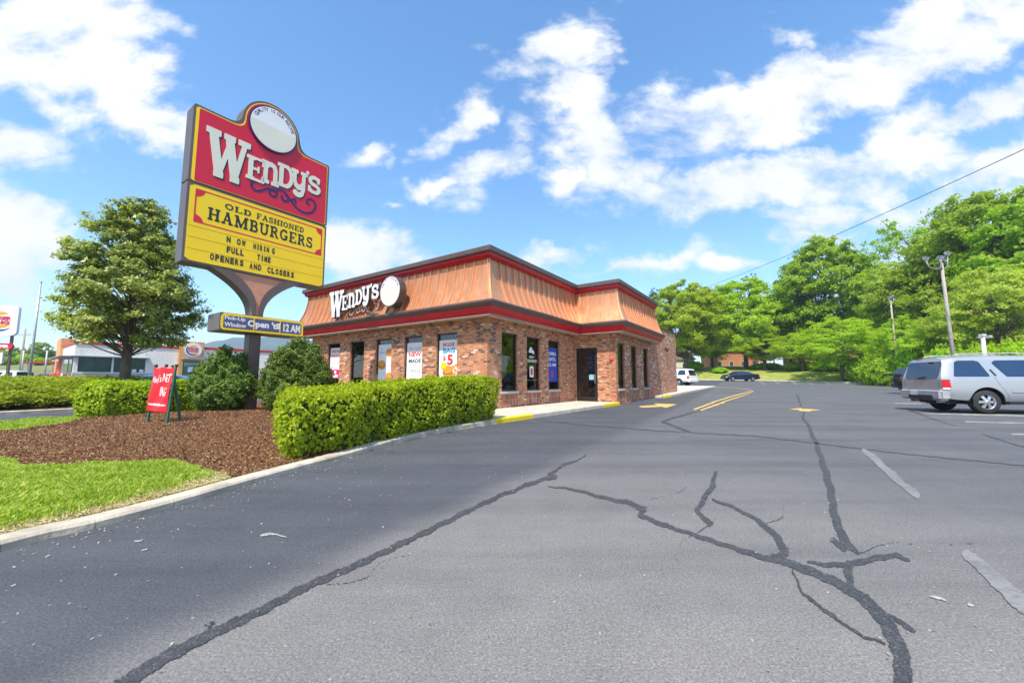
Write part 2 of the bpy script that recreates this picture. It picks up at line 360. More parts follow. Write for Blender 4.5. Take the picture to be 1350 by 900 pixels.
# 2-D signed-distance shapes -> filled outline meshes (letters, scrolls, panels, sealed cracks)
def seg_d(X, Y, ax, ay, bx, by):
    dx, dy = bx - ax, by - ay; q = dx * dx + dy * dy
    t = np.clip(((X - ax) * dx + (Y - ay) * dy) / max(q, 1e-12), 0, 1)
    return np.hypot(X - ax - t * dx, Y - ay - t * dy), t
def sd_poly(X, Y, pts, hw):
    D = np.full(X.shape, 1e9)
    for i in range(len(pts) - 1):
        w0 = hw[i] if isinstance(hw, (list, tuple)) else hw; w1 = hw[i + 1] if isinstance(hw, (list, tuple)) else hw
        d, t = seg_d(X, Y, *pts[i][:2], *pts[i + 1][:2]); D = np.minimum(D, d - (w0 + (w1 - w0) * t))
    return D
def sd_box(X, Y, x0, x1, y0, y1, r=0):
    qx = np.abs(X - (x0 + x1) / 2) - (x1 - x0) / 2 + r; qy = np.abs(Y - (y0 + y1) / 2) - (y1 - y0) / 2 + r
    return np.hypot(np.maximum(qx, 0), np.maximum(qy, 0)) + np.minimum(np.maximum(qx, qy), 0) - r
def sd_ell(X, Y, cx, cy, rx, ry): return (np.hypot((X - cx) / rx, (Y - cy) / ry) - 1) * min(rx, ry)
def sd_polygon(X, Y, pts, r=0):
    D = np.full(X.shape, 1e9); S = np.ones(X.shape); n = len(pts)
    for i in range(n):
        (ax, ay), (bx, by) = pts[i], pts[(i + 1) % n]
        D = np.minimum(D, seg_d(X, Y, ax, ay, bx, by)[0])
        c1 = Y >= ay; c2 = Y < by; c3 = (bx - ax) * (Y - ay) > (by - ay) * (X - ax)
        S = np.where((c1 & c2 & c3) | (~c1 & ~c2 & ~c3), -S, S)
    return D * S - r
def march(fn, x0, x1, y0, y1, cell):
    nx, ny = max(3, int(math.ceil((x1 - x0) / cell))), max(3, int(math.ceil((y1 - y0) / cell)))
    xs = np.linspace(x0, x1, nx + 1); ys = np.linspace(y0, y1, ny + 1)
    X, Y = np.meshgrid(xs, ys); D = fn(X, Y); D = np.where(np.abs(D) < 1e-7, 1e-7, D)
    D[0, :] = np.maximum(D[0, :], 1e-6); D[-1, :] = np.maximum(D[-1, :], 1e-6); D[:, 0] = np.maximum(D[:, 0], 1e-6); D[:, -1] = np.maximum(D[:, -1], 1e-6)
    V = []; F = []; S = []; idx = {}
    def vert(k, p):
        if k not in idx: idx[k] = len(V); V.append(p)
        return idx[k]
    I = D < 0
    for j in range(ny):
        i = 0; row = I[j, :-1].astype(int) + I[j, 1:] + I[j + 1, :-1] + I[j + 1, 1:]
        act = np.nonzero(row)[0]
        if not len(act): continue
        i = act[0]
        while i <= act[-1]:
            k = row[i]
            if k == 0: i += 1; continue
            if k == 4:
                e = i
                while e + 1 < nx and row[e + 1] == 4 and e - i < 40: e += 1
                F.append((vert((i, j), (xs[i], ys[j])), vert((e + 1, j), (xs[e + 1], ys[j])), vert((e + 1, j + 1), (xs[e + 1], ys[j + 1])), vert((i, j + 1), (xs[i], ys[j + 1]))))
                i = e + 1; continue
            c = [(i, j), (i + 1, j), (i + 1, j + 1), (i, j + 1)]; poly = []; cuts = []
            for q in range(4):
                a, b = c[q], c[(q + 1) % 4]; da, db = D[a[1], a[0]], D[b[1], b[0]]
                if da < 0: poly.append(vert(a, (xs[a[0]], ys[a[1]])))
                if (da < 0) != (db < 0):
                    t = da / (da - db); p = (xs[a[0]] + t * (xs[b[0]] - xs[a[0]]), ys[a[1]] + t * (ys[b[1]] - ys[a[1]]))
                    v = vert((min(a, b), max(a, b)), p); poly.append(v); cuts.append((v, da < 0))
            if len(cuts) == 2:
                F.append(tuple(poly)); o = [v for v, ins in cuts if ins][0]; n_ = [v for v, ins in cuts if not ins][0]; S.append((o, n_))
            elif len(poly) >= 3: F.append(tuple(poly))
            i += 1
    return V, F, S
def shape(mb, fn, bounds, cell, mapf, depth, back=False):
    """mapf(a,b,d)->xyz ; the front face sits at d=depth, walls run back to d=0"""
    V, F, S = march(fn, *bounds, cell); n = len(V)
    vs = [mapf(a, b, depth) for a, b in V]; fs = list(F)
    if depth:
        vs += [mapf(a, b, 0) for a, b in V]; fs += [(a, b, b + n, a + n) for a, b in S]
        if back: fs += [tuple(i + n for i in f)[::-1] for f in F]
    mb.add(vs, fs); return mb
def frame(o, right, up, out):
    o, r, u, t = map(Vector, (o, right, up, out)); return lambda a, b, d: tuple(o + r * a + u * b + t * d)

# built-in sans lettering, fitted to a box
def text2d(s, bold=0.0, res=3):
    cu = bpy.data.curves.new('lettering', 'FONT'); cu.body = s; cu.size = 1; cu.resolution_u = res; cu.offset = bold; cu.fill_mode = 'FRONT'
    o = bpy.data.objects.new('lettering', cu); COL.objects.link(o)
    dg = bpy.context.evaluated_depsgraph_get(); me = o.evaluated_get(dg).to_mesh()
    V = [(v.co.x, v.co.y) for v in me.vertices]; F = [tuple(p.vertices) for p in me.polygons]
    o.evaluated_get(dg).to_mesh_clear(); bpy.data.objects.remove(o); bpy.data.curves.remove(cu); return V, F
def text_fit(mb, s, x0, x1, y0, y1, mapf, d=.002, bold=0.0, skew=0, squeeze=True):
    V, F = text2d(s, bold)
    if not V: return mb
    xs = [v[0] for v in V]; ys = [v[1] for v in V]; a0, a1, b0, b1 = min(xs), max(xs), min(ys), max(ys)
    sx = (x1 - x0) / (a1 - a0); sy = (y1 - y0) / (b1 - b0)
    if not squeeze: sx = sy = min(sx, sy)
    cx, cy = (x0 + x1) / 2, (y0 + y1) / 2
    P = [(cx + (a - (a0 + a1) / 2) * sx, cy + (b - (b0 + b1) / 2) * sy) for a, b in V]
    P = [(a + skew * (b - y0), b) for a, b in P]
    mb.add([mapf(a, b, d) for a, b in P], F); return mb
def arc_text(mb, s, cx, cy, r, a0, a1, h, mapf, d):
    n = len(s)
    for i, ch in enumerate(s):
        if ch == ' ': continue
        V, F = text2d(ch, .015, 2); xs = [v[0] for v in V]; m = (min(xs) + max(xs)) / 2
        q = a0 + (a1 - a0) * (i + .5) / n; ca, sa = math.cos(q - math.pi / 2), math.sin(q - math.pi / 2); k = h / .72
        mb.add([mapf(cx + math.cos(q) * r + (a - m) * k * ca - b * k * sa, cy + math.sin(q) * r + (a - m) * k * sa + b * k * ca, d) for a, b in V], F)
    return mb

# slab-serif glyphs drawn as strokes (cap height 1)
def arcp(cx, cy, rx, ry, a0, a1, n=14): return [(cx + rx * math.cos(R(a0 + (a1 - a0) * i / n)), cy + ry * math.sin(R(a0 + (a1 - a0) * i / n))) for i in range(n + 1)]
ST_, TH_, SB = .105, .045, .15
def sl(x, y, w=.36, up=True): return ('B', x - w / 2, x + w / 2, y if up else y - SB, y + SB if up else y)
G = {
 'H': [('L', [(.22, .05), (.22, .95)], ST_), ('L', [(.82, .05), (.82, .95)], ST_), ('L', [(.2, .5), (.84, .5)], .055), sl(.22, 0, .42), sl(.82, 0, .42), sl(.22, 1, .42, False), sl(.82, 1, .42, False)],
 'A': [('L', [(.2, .06), (.5, .93)], .06), ('L', [(.52, .93), (.82, .06)], ST_), ('L', [(.28, .33), (.75, .33)], .05), sl(.18, 0, .36), sl(.84, 0, .4), ('B', .38, .66, .86, 1)],
 'M': [('L', [(.2, .05), (.2, .95)], .08), ('L', [(1.05, .05), (1.05, .95)], ST_), ('L', [(.22, .93), (.6, .12)], ST_), ('L', [(.6, .12), (1.0, .93)], .06), sl(.2, 0, .38), sl(1.05, 0, .42), sl(.18, 1, .38, False), sl(1.08, 1, .38, False)],
 'B': [('L', [(.24, .05), (.24, .95)], ST_), ('L', [(.1, .955), (.5, .955)], .05), ('L', [(.1, .045), (.55, .045)], .05), ('L', [(.2, .52), (.5, .52)], .045), ('L', arcp(.5, .74, .2, .2, 90, -90), .085), ('L', arcp(.53, .28, .23, .22, 90, -90), .09), sl(.24, 0, .4), sl(.24, 1, .4, False)],
 'U': [('L', [(.22, .9), (.22, .33)] + arcp(.5, .33, .28, .26, 180, 360) + [(.78, .33), (.78, .9)], .085), sl(.22, 1, .42, False), sl(.78, 1, .38, False)],
 'R': [('L', [(.24, .05), (.24, .95)], ST_), ('L', [(.1, .955), (.5, .955)], .05), ('L', [(.2, .5), (.5, .5)], .045), ('L', arcp(.5, .73, .2, .2, 90, -90), .085), ('L', [(.5, .48), (.68, .28), (.74, .08)], .09), sl(.24, 0, .42), ('B', .64, .95, 0, .1), sl(.24, 1, .4, False)],
 'G': [('L', arcp(.5, .5, .34, .42, 50, 330, 20), .085), ('L', [(.78, .12), (.78, .42)], .08), ('B', .52, .95, .36, .47), ('L', [(.78, .7), (.78, .93)], .045)],
 'E': [('L', [(.24, .05), (.24, .95)], ST_), ('B', .06, .82, .89, 1), ('B', .06, .86, 0, .11), ('B', .24, .62, .45, .55), ('B', .74, .84, .7, 1), ('B', .77, .87, 0, .32), ('B', .54, .63, .36, .64), sl(.24, 0, .38), sl(.24, 1, .38, False)],
 'F': [('L', [(.24, .05), (.24, .95)], ST_), ('B', .06, .82, .89, 1), ('B', .24, .62, .45, .55), ('B', .74, .84, .7, 1), ('B', .54, .63, .36, .64), sl(.24, 0, .44)],
 'S': [('L', arcp(.45, .73, .24, .21, 40, 250, 14) + arcp(.47, .27, .26, .22, 75, -140, 14), .085), ('L', [(.72, .68), (.72, .95)], .045), ('L', [(.15, .06), (.15, .33)], .045)],
 'O': [('L', arcp(.5, .5, .34, .42, 0, 360, 28), .085)],
 'L': [('L', [(.24, .05), (.24, .95)], ST_), ('B', .06, .82, 0, .11), ('B', .73, .83, 0, .36), sl(.24, 1, .42, False)],
 'D': [('L', [(.24, .05), (.24, .95)], ST_), ('L', [(.1, .95), (.42, .95)], .052), ('L', [(.1, .05), (.42, .05)], .052), ('L', arcp(.42, .5, .34, .44, 90, -90, 18), .09), sl(.24, 0, .4), sl(.24, 1, .4, False)],
 'I': [('L', [(.24, .05), (.24, .95)], ST_), sl(.24, 0, .44), sl(.24, 1, .44, False)],
 'N': [('L', [(.2, .05), (.2, .95)], .06), ('L', [(.84, .05), (.84, .95)], .06), ('L', [(.22, .93), (.82, .08)], ST_), sl(.2, 0, .38), sl(.2, 1, .38, False), sl(.84, 1, .38, False)],
 'W': [('L', [(.2, .93), (.42, .07)], .125), ('L', [(.42, .07), (.7, .85)], .07), ('L', [(.66, .93), (.88, .07)], .125), ('L', [(.88, .07), (1.12, .9)], .075), ('B', .0, .42, .87, 1), ('B', .5, .84, .87, 1), ('B', .92, 1.3, .87, 1), ('B', .27, .55, 0, .13), ('B', .74, 1.02, 0, .13)],
 'n': [('L', [(.22, .05), (.22, .95)], .11), ('L', [(.22, .72), (.34, .86), (.5, .9), (.66, .84), (.74, .66), (.74, .05)], .11), ('B', .02, .42, .0, .17), ('B', .54, .95, 0, .17), ('B', .0, .3, .84, 1)],
 'y': [('L', [(.2, .95), (.2, .62), (.27, .44), (.44, .36), (.6, .42), (.72, .55)], .1), ('L', [(.72, .95), (.72, .35), (.64, .16), (.46, .08), (.3, .12)], .1), ('B', 0, .4, .87, 1), ('B', .54, .95, .87, 1), ('E', .27, .15, .13, .1)],
 's': [('L', arcp(.42, .7, .25, .2, 30, 265, 14) + arcp(.42, .28, .27, .21, 80, -150, 14), .1), ('B', .58, .72, .62, .95), ('B', .08, .22, .05, .38)],
 "'": [('L', [(.5, .9), (.5, .6), (.35, .1)], [.32, .24, .06])],
}
GB = {'H': (0, 1.04, 0, 1), 'A': (0, 1.04, 0, 1), 'M': (0, 1.28, 0, 1), 'B': (.03, .86, 0, 1), 'U': (0, .98, 0, 1), 'R': (.03, .96, 0, 1), 'G': (.07, .96, 0, 1), 'E': (.04, .88, 0, 1), 'F': (.02, .85, 0, 1), 'S': (.1, .82, 0, 1), 'O': (.07, .93, 0, 1), 'L': (.02, .84, 0, 1), 'D': (.03, .86, 0, 1), 'I': (.02, .46, 0, 1), 'N': (0, 1.03, 0, 1), 'W': (0, 1.3, 0, 1), 'n': (0, .95, 0, 1), 'y': (0, .95, 0, 1), 's': (.06, .8, 0, 1), "'": (.1, .85, 0, 1.2)}
def glyph_fn(ch, bold=0):
    def fn(X, Y):
        D = np.full(X.shape, 1e9)
        for p in G[ch]:
            if p[0] == 'L': d = sd_poly(X, Y, p[1], p[2]); d = np.maximum(d, np.maximum(-Y, Y - (1 if ch != "'" else 1.3)))
            elif p[0] == 'B': d = sd_box(X, Y, p[1], p[2], p[3], p[4])
            else: d = sd_ell(X, Y, *p[1:])
            D = np.minimum(D, d)
        return D - bold
    return fn
def glyph(mb, ch, x0, x1, y0, y1, mapf, depth=.003, cell=.028, bold=0, base=0):
    a0, a1, b0, b1 = GB[ch]; sx, sy = (x1 - x0) / (a1 - a0), (y1 - y0) / (b1 - b0)
    f2 = lambda a, b, d: mapf(x0 + (a - a0) * sx, y0 + (b - b0) * sy, d + base)
    return shape(mb, glyph_fn(ch, bold), (a0 - .04 - bold, a1 + .04 + bold, b0 - .04 - bold, b1 + .04 + bold), cell, f2, depth)
def slab_line(mb, s, x0, x1, y0, y1, mapf, depth=.003, cell=.045, sp=.1):
    ws = [(GB[c][1] - GB[c][0]) if c != ' ' else .5 for c in s]; tot = sum(ws) + sp * (len(s) - 1); k = (x1 - x0) / tot; x = x0
    for c, w in zip(s, ws):
        if c != ' ': glyph(mb, c, x, x + w * k, y0, y1, mapf, depth, cell)
        x += (w + sp) * k
    return mb
exec_marker = 0
# ================================================================== THE SETTING
U = Vector((.565, .825, 0)).normalized(); Vv = Vector((-U.y, U.x, 0)); AZ = math.atan2(U.y, U.x)
CX, CY = -.84, 13.31
def L2W(x, y): return (CX + x * U.x + y * Vv.x, CY + x * U.y + y * Vv.y)

# asphalt lot: one sheet with rows where the ground changes slope, out to the horizon
ys = [-1600, -60, 0, 18, 28, 43, 58, 70, 1600]; xs = [-1600, -60, 0, 60, 1600]
mb = MB(); vs = [(x, y, gz(y)) for y in ys for x in xs]; nx = len(xs)
mb.add(vs, [(j * nx + i, j * nx + i + 1, (j + 1) * nx + i + 1, (j + 1) * nx + i) for j in range(len(ys) - 1) for i in range(nx - 1)])
tag(mb.build('asphalt_lot', 'asphalt'), kind='structure')

def strip(name, pts, w0, w1, z0, z1, mt, joint=None, label=None, rise=None):
    """kerb swept along pts; w0..w1 = offsets to the left of travel"""
    P = [Vector((*p, 0)) for p in pts]; sec = []
    for i, p in enumerate(P):
        t = (P[min(i + 1, len(P) - 1)] - P[max(i - 1, 0)]).normalized(); nrm = Vector((-t.y, t.x, 0))
        sec.append((p + nrm * w0, p + nrm * w1, p, t))
    mb = MB()
    for i in range(len(P) - 1):
        g = .004 if joint and i % joint == 0 else 0
        a0, a1, _, t = sec[i]; b0, b1, _, t2 = sec[i + 1]; a0 = a0 + t * g; a1 = a1 + t * g; r = .02
        za, zb = gz(a0.y), gz(b0.y); e = (w1 - w0); 
        prof = lambda q0, q1, z: [(q0.x, q0.y, z + z0), (q0.x, q0.y, z + top_(q0) - r), (q0.x + (q1.x - q0.x) * r / e, q0.y + (q1.y - q0.y) * r / e, z + top_(q0)), (q1.x, q1.y, z + top_(q0)), (q1.x, q1.y, z + z0)]
        top_ = (lambda q: rise(q.y)) if rise else (lambda q: z1)
        va, vb = prof(a0, a1, za), prof(b0, b1, zb); n = 5
        mb.add(va + vb, [(k, k + 1, n + k + 1, n + k) for k in range(4)] + [tuple(range(5)), tuple(range(5, 10))[::-1]])
    o = mb.build(name, mt); return tag(o, label, kind='structure')
def dense(pts, step):
    out = []
    for a, b in zip(pts, pts[1:]):
        n = max(1, int(math.dist(a, b) / step)); out += [(a[0] + (b[0] - a[0]) * i / n, a[1] + (b[1] - a[1]) * i / n) for i in range(n)]
    return out + [pts[-1]]
def smooth(pts, n=6):
    out = []; P = [pts[0]] + pts + [pts[-1]]
    for i in range(1, len(P) - 2):
        p0, p1, p2, p3 = [np.array(P[k]) for k in (i - 1, i, i + 1, i + 2)]
        for k in range(n):
            t = k / n; out.append(tuple(.5 * (2 * p1 + (p2 - p0) * t + (2 * p0 - 5 * p1 + 4 * p2 - p3) * t * t + (3 * p1 - p0 - 3 * p2 + p3) * t ** 3)))
    return out + [pts[-1]]
KW = .18
kerb_end = L2W(-2.46, -2.19)
kerb_pts = smooth([(-3.9, -6), (-3.75, -2), (-3.5, 1.2), (-3.3, 2.65), (-3.11, 3.05), (-2.95, 3.55), (-2.78, 4.34), (-2.48, 5.44), (-1.77, 7.75), kerb_end], 8)
strip('kerb', kerb_pts, 0, KW, -.05, .13, 'kerbstone', joint=8, rise=lambda y: .065 + .058 * min(1, max(0, (y - 6) / 4)))
walk = [L2W(x, -2.19) for x in (-.62, .5, 2, 3.5, 4.9)]
strip('kerb', [kerb_end, L2W(-.62, -2.19)], 0, .16, -.05, .124, 'yellowpaint')
strip('kerb', walk, 0, .16, -.05, .124, 'concrete', joint=1)
strip('kerb', [L2W(4.9, -2.19), L2W(6.78, -2.19)], 0, .16, -.05, .126, 'yellowpaint')
# sidewalk slabs along the side and round the front corner of the restaurant
mb = MB()
for a, b in zip([-2.46, -.9, .6, 2.1, 3.6, 5.1], [-.9, .6, 2.1, 3.6, 5.1, 6.79]):
    mb.prism([L2W(a + .006, -2.03), L2W(b, -2.03), L2W(b, -.002), L2W(a + .006, -.002)], -.05, .12)
for a, b in zip(range(0, 12), range(1, 13)): mb.prism([L2W(-1.3, a + .006), L2W(-.002, a + .006), L2W(-.002, b), L2W(-1.3, b)], -.05, .12)
tag(mb.build('sidewalk', 'concrete', bevel=.006, seg=1), kind='structure')
mb = MB(); 
for a in np.arange(12.95, 33, 1.5):
    b = a + 1.494; w = .62 * min(1, (a - 11.5) / 2.0)
    p = [L2W(a, -2.05 - w), L2W(b, -2.05 - w), L2W(b, -2.06 if b < 19.3 else 3.0), L2W(a, -2.06 if b < 19.3 else 3.0)]
    mb.prism(p, lambda x, y: gz(y) - .05, lambda x, y: gz(y) + .12)
tag(mb.build('sidewalk', 'concrete', bevel=.006, seg=1), kind='structure')
strip('kerb', [L2W(12.94, -2.62), L2W(14.3, -2.72)], 0, .04, -.02, .127, 'yellowpaint')

# planting island: soil sheet with a low mound, mulch and turf on it
def mz(x, y): return .045 + .06 * min(1, max(0, (y - 6) / 4)) + .16 * math.exp(-((x + 7.4) ** 2 + (y - 10) ** 2) / 14)
inner = [(p[0] - .165, p[1] + .03) for p in kerb_pts]
back = [(-12.1, -6), (-12.1, 0), (-11.9, 3), (-11.8, 6), (-11.7, 9.1), (-11.6, 11.2), (-11.2, 15), (-11.2, 20.5)]
def bed(name, fn, bounds, cell, z, mt):
    V, F, S = march(fn, *bounds, cell); mb = MB(); mb.add([(a, b, z(a, b)) for a, b in V], F)
    n = len(V); mb.add([(a, b, z(a, b)) for a, b in V] + [(a, b, -.05) for a, b in V], [(a, b, b + n, a + n) for a, b in S])
    return tag(mb.build(name, mt, fixn=False), kind='structure')
isl_poly = inner + [L2W(-2.46, -2.0), L2W(-1.32, -1.0), L2W(-1.32, 12)] + back[::-1]
lawn_edge = [(-14, 6.4), (-10.2, 7.0), (-9.0, 6.2), (-7.6, 5.35), (-6.5, 5.12), (-5.76, 4.97), (-4.92, 5.0), (-4.3, 5.06), (-3.75, 5.0), (-3.32, 4.75), (-3.02, 4.35), (-2.75, 4.0), (-2.4, 3.6), (-2.4, -8), (-14, -8)]
lawn_edge = lawn_edge[:1] + [(-14, -8)] + lawn_edge[-2:-1] + lawn_edge[-3:0:-1] if False else lawn_edge
isl = lambda X, Y: sd_polygon(X, Y, isl_poly)
def wob(X, Y, s=1.0): return .10 * np.sin(3.1 * X * s + 1.3 * Y) + .07 * np.sin(5.3 * Y - 2.2 * X * s) + .035 * np.sin(13 * X) * np.sin(11 * Y)
sliver = [(-12.3, 7.2), (-10.6, 7.3), (-9.6, 7.9), (-9.5, 8.3), (-10.0, 9.2), (-10.9, 9.9), (-12.3, 9.9)]
lawn_fn = lambda X, Y: np.maximum(isl(X, Y) + .0, np.minimum(sd_polygon(X, Y, lawn_edge), sd_polygon(X, Y, sliver)) + wob(X, Y))
lawn_poly = lawn_edge
bed('mulch_bed', isl, (-12.6, 0, -6.5, 21), .22, mz, 'mulch')
bed('lawn', lawn_fn, (-12.6, -2, -6.4, 10.5), .11, lambda x, y: mz(x, y) + .012, 'turf')

def sample(fn, bounds, n, dens=None):
    out = []; got = 0
    while got < n:
        P = np.stack([rng.uniform(bounds[0], bounds[1], n), rng.uniform(bounds[2], bounds[3], n)], 1)
        k = fn(P[:, 0], P[:, 1]) < 0
        if dens is not None: k &= rng.random(n) < dens(P[:, 0], P[:, 1])
        out.append(P[k]); got += k.sum()
    return np.concatenate(out)[:n]
inview = lambda X, Y: (Y > -.5) & (np.abs(X) < 1.9 * Y + 5.5)
mzv = np.vectorize(mz)
# grass blades
kx = np.array([p[0] for p in kerb_pts]); ky = np.array([p[1] for p in kerb_pts])
kd_ = lambda X, Y: np.interp(Y, ky, kx) - X                      # metres to the left of the kerb
P = sample(lambda X, Y: np.where(inview(X, Y), lawn_fn(X, Y) + .02, 1), (-12.4, -2, -.5, 10.5), 210000, lambda X, Y: np.clip(5.0 / np.hypot(X, Y), .15, 1) ** 1.3 * np.clip((kd_(X, Y) - .2 + .2 * np.sin(Y * 5) * np.sin(Y * 2.3 + 1)) / .5, .03, 1))
cl = (np.sin(P[:, 0] * 7 + np.sin(P[:, 1] * 5)) * np.sin(P[:, 1] * 8) + rng.normal(0, .3, len(P)))
edge = np.clip(-lawn_fn(P[:, 0], P[:, 1]) / .25, .35, 1)
hgt = (.045 + .02 * cl + rng.uniform(0, .03, len(P))).clip(.02, .12) * edge
base = np.stack([P[:, 0], P[:, 1], mzv(P[:, 0], P[:, 1]) + .005], 1)
lean = rng.normal(0, .55, (len(P), 2)) * hgt[:, None]; tip = base + np.concatenate([lean, hgt[:, None]], 1)
az = rng.uniform(0, math.pi, len(P)); wv = np.stack([np.cos(az), np.sin(az), 0 * az], 1) * .0035 * (1 + np.hypot(P[:, 0], P[:, 1]) / 9)[:, None]
mid = (base + tip) / 2; mid[:, 2] += hgt * .12
V = np.stack([base - wv, base + wv, mid + wv * .9 + (tip - base) * .2, tip], 1)
tag(np_quads('lawn_grass', V.reshape(-1, 3), 'grass'), 'short bright green grass between pale kerb and mulch bed', 'grass', kind='stuff')
P = sample(lambda X, Y: np.where(inview(X, Y) & (kd_(X, Y) < .75), lawn_fn(X, Y) + .02, 1), (-5, -2.4, -.5, 5), 22000, lambda X, Y: np.clip(1 - kd_(X, Y) / .8, .02, 1))
C = np.stack([P[:, 0], P[:, 1], mzv(P[:, 0], P[:, 1]) + rng.uniform(.012, .03, len(P))], 1)
tag(np_quads('dry_grass', leaves(C, np.tile([0, 0, 1.], (len(C), 1)), .06, .006, .45), 'straw'), 'dry straw coloured grass along the inner edge of the kerb', 'grass', kind='stuff')
# mulch chips
P = sample(lambda X, Y: np.where(inview(X, Y), np.maximum(isl(X, Y) + .03, -lawn_fn(X, Y)), 1), (-12.4, 0, 3, 20), 170000, lambda X, Y: np.clip(5.0 / np.hypot(X, Y), .1, 1) ** 1.4)
C = np.stack([P[:, 0], P[:, 1], mzv(P[:, 0], P[:, 1]) + rng.uniform(.002, .03, len(P))], 1)
V = leaves(C, np.tile([0, 0, 1.], (len(C), 1)), .042, .012, .5)
tag(np_quads('mulch_chips', V, 'chips'), 'brown shredded bark mulch covering the planting bed', 'mulch', kind='stuff')

# juniper bank on the far side of the side road, behind its own kerb
jk = [(-21, -2), (-18.6, 5), (-17.4, 9), (-15.9, 12.35), (-15.0, 14.5), (-12.9, 19), (-10.5, 24)]
jks = smooth(jk, 5)
strip('kerb', jks, 0, .2, -.05, .13, 'concrete', joint=4)
jpoly = [(p[0] - .2, p[1] + .05) for p in jks] + [(-16, 27), (-30, 24), (-34, 10), (-30, -2)]
jfn = lambda X, Y: sd_polygon(X, Y, jpoly)
def jz(x, y):
    d = float(-jfn(np.array([[x]]), np.array([[y]]))[0, 0]); return .1 + .45 * min(1, max(0, d) / 5)
V_, F_, S_ = march(jfn, -34, -10, -2, 27.5, .6); mb = MB(); mb.add([(a, b, jz(a, b)) for a, b in V_], F_)
tag(mb.build('planting_bank', 'mulch', fixn=False), kind='structure')
# sprays: many low arching branches clothed in fine needles
P = sample(lambda X, Y: np.where((np.abs(X) < 1.42 * Y + 2) & (Y > 8), jfn(X, Y) + .35, 1), (-33, -11, 8, 26), 2600, lambda X, Y: np.clip(16 / np.hypot(X, Y), .2, 1) ** 2)
C = []; Dr = []
dj = -jfn(P[:, 0], P[:, 1])
for (x, y), d in zip(P, dj):
    a = rng.uniform(0, 2 * math.pi); Ls = rng.uniform(.5, 1.1); n = 34
    bz = .1 + .45 * min(1, d / 5) + rng.uniform(.03, .55) * min(1, .35 + d / 2.2)
    t = rng.random(n) ** .8
    dirv = np.array([math.cos(a), math.sin(a)])
    wsp = (1 - t) * .2 + .05
    sx = x + dirv[0] * Ls * (t - .4) + rng.normal(0, 1, n) * wsp * .5; sy = y + dirv[1] * Ls * (t - .4) + rng.normal(0, 1, n) * wsp * .5
    sz = bz + .22 * np.sin(t * 1.9) + rng.normal(0, .02, n)
    C.append(np.stack([sx, sy, sz], 1)); Dr.append(np.tile([dirv[0], dirv[1], .35], (n, 1)) + rng.normal(0, .35, (n, 3)))
C = np.concatenate(C); Dr = np.concatenate(Dr)
tag(np_quads('juniper_bed', leaves(C, np.tile([0, 0, 1.], (len(C), 1)), .15, .055, .35, Dr), 'juniper'), 'low spreading yellow-green juniper covering the bank behind the side road', 'juniper', kind='stuff')
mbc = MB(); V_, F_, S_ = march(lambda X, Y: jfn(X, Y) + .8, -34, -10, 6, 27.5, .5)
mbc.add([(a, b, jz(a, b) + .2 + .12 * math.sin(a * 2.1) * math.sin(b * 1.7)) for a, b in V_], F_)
tag(mbc.build('juniper_shade_sheet', 'core', fixn=False), 'dark sheet painted as stems and shade beneath the spreading juniper', 'undergrowth', kind='stuff')  # dark sheet under the sprays, their shade put into its colour

# far lot edge, kerb and grassy bank
edge_pts = smooth([(-40, 66), (5, 66), (20, 65), (32, 62), (40, 54.5), (46, 46.5), (55, 38), (70, 26), (100, 5), (140, -30)], 5)
OFF = [(0, .13), (1, .2), (3, .5), (6, 1.1), (10, 1.7), (18, 2.4), (35, 3.2), (90, 5), (400, 12), (1400, 20)]
mb = MB(); rows = []
for i, p in enumerate(edge_pts):
    a, b = edge_pts[max(i - 1, 0)], edge_pts[min(i + 1, len(edge_pts) - 1)]; t = Vector((b[0] - a[0], b[1] - a[1], 0)).normalized(); n = Vector((-t.y, t.x, 0))
    b0 = gz(p[1]); rows.append([(p[0] + n.x * o, p[1] + n.y * o, b0 + h + (.12 * math.sin(p[0] * .7 + o) if o > 1 else 0)) for o, h in OFF])
k = len(OFF); mb.add([v for r_ in rows for v in r_], [(i * k + j, (i + 1) * k + j, (i + 1) * k + j + 1, i * k + j + 1) for i in range(len(rows) - 1) for j in range(k - 1)], True)
tag(mb.build('grass_bank', 'bankturf', fixn=False), kind='structure')
def bank(x, y):                               # ground height on the bank
    best = 1e9; 
    for i in range(len(edge_pts) - 1):
        a, b = edge_pts[i], edge_pts[i + 1]; dx, dy = b[0] - a[0], b[1] - a[1]; q = dx * dx + dy * dy
        t = min(1, max(0, ((x - a[0]) * dx + (y - a[1]) * dy) / q)); d = math.hypot(x - a[0] - t * dx, y - a[1] - t * dy)
        s = dx * (y - a[1]) - dy * (x - a[0])
        if d < abs(best): best = d if s > 0 else -d; bz = gz(a[1] + t * dy)
    if best <= 0: return gz(y)
    for (o0, h0), (o1, h1) in zip(OFF, OFF[1:]):
        if best <= o1: return bz + h0 + (h1 - h0) * (best - o0) / (o1 - o0)
    return bz + 8
strip('kerb', edge_pts, -.02, .15, -.05, .15, 'concrete')

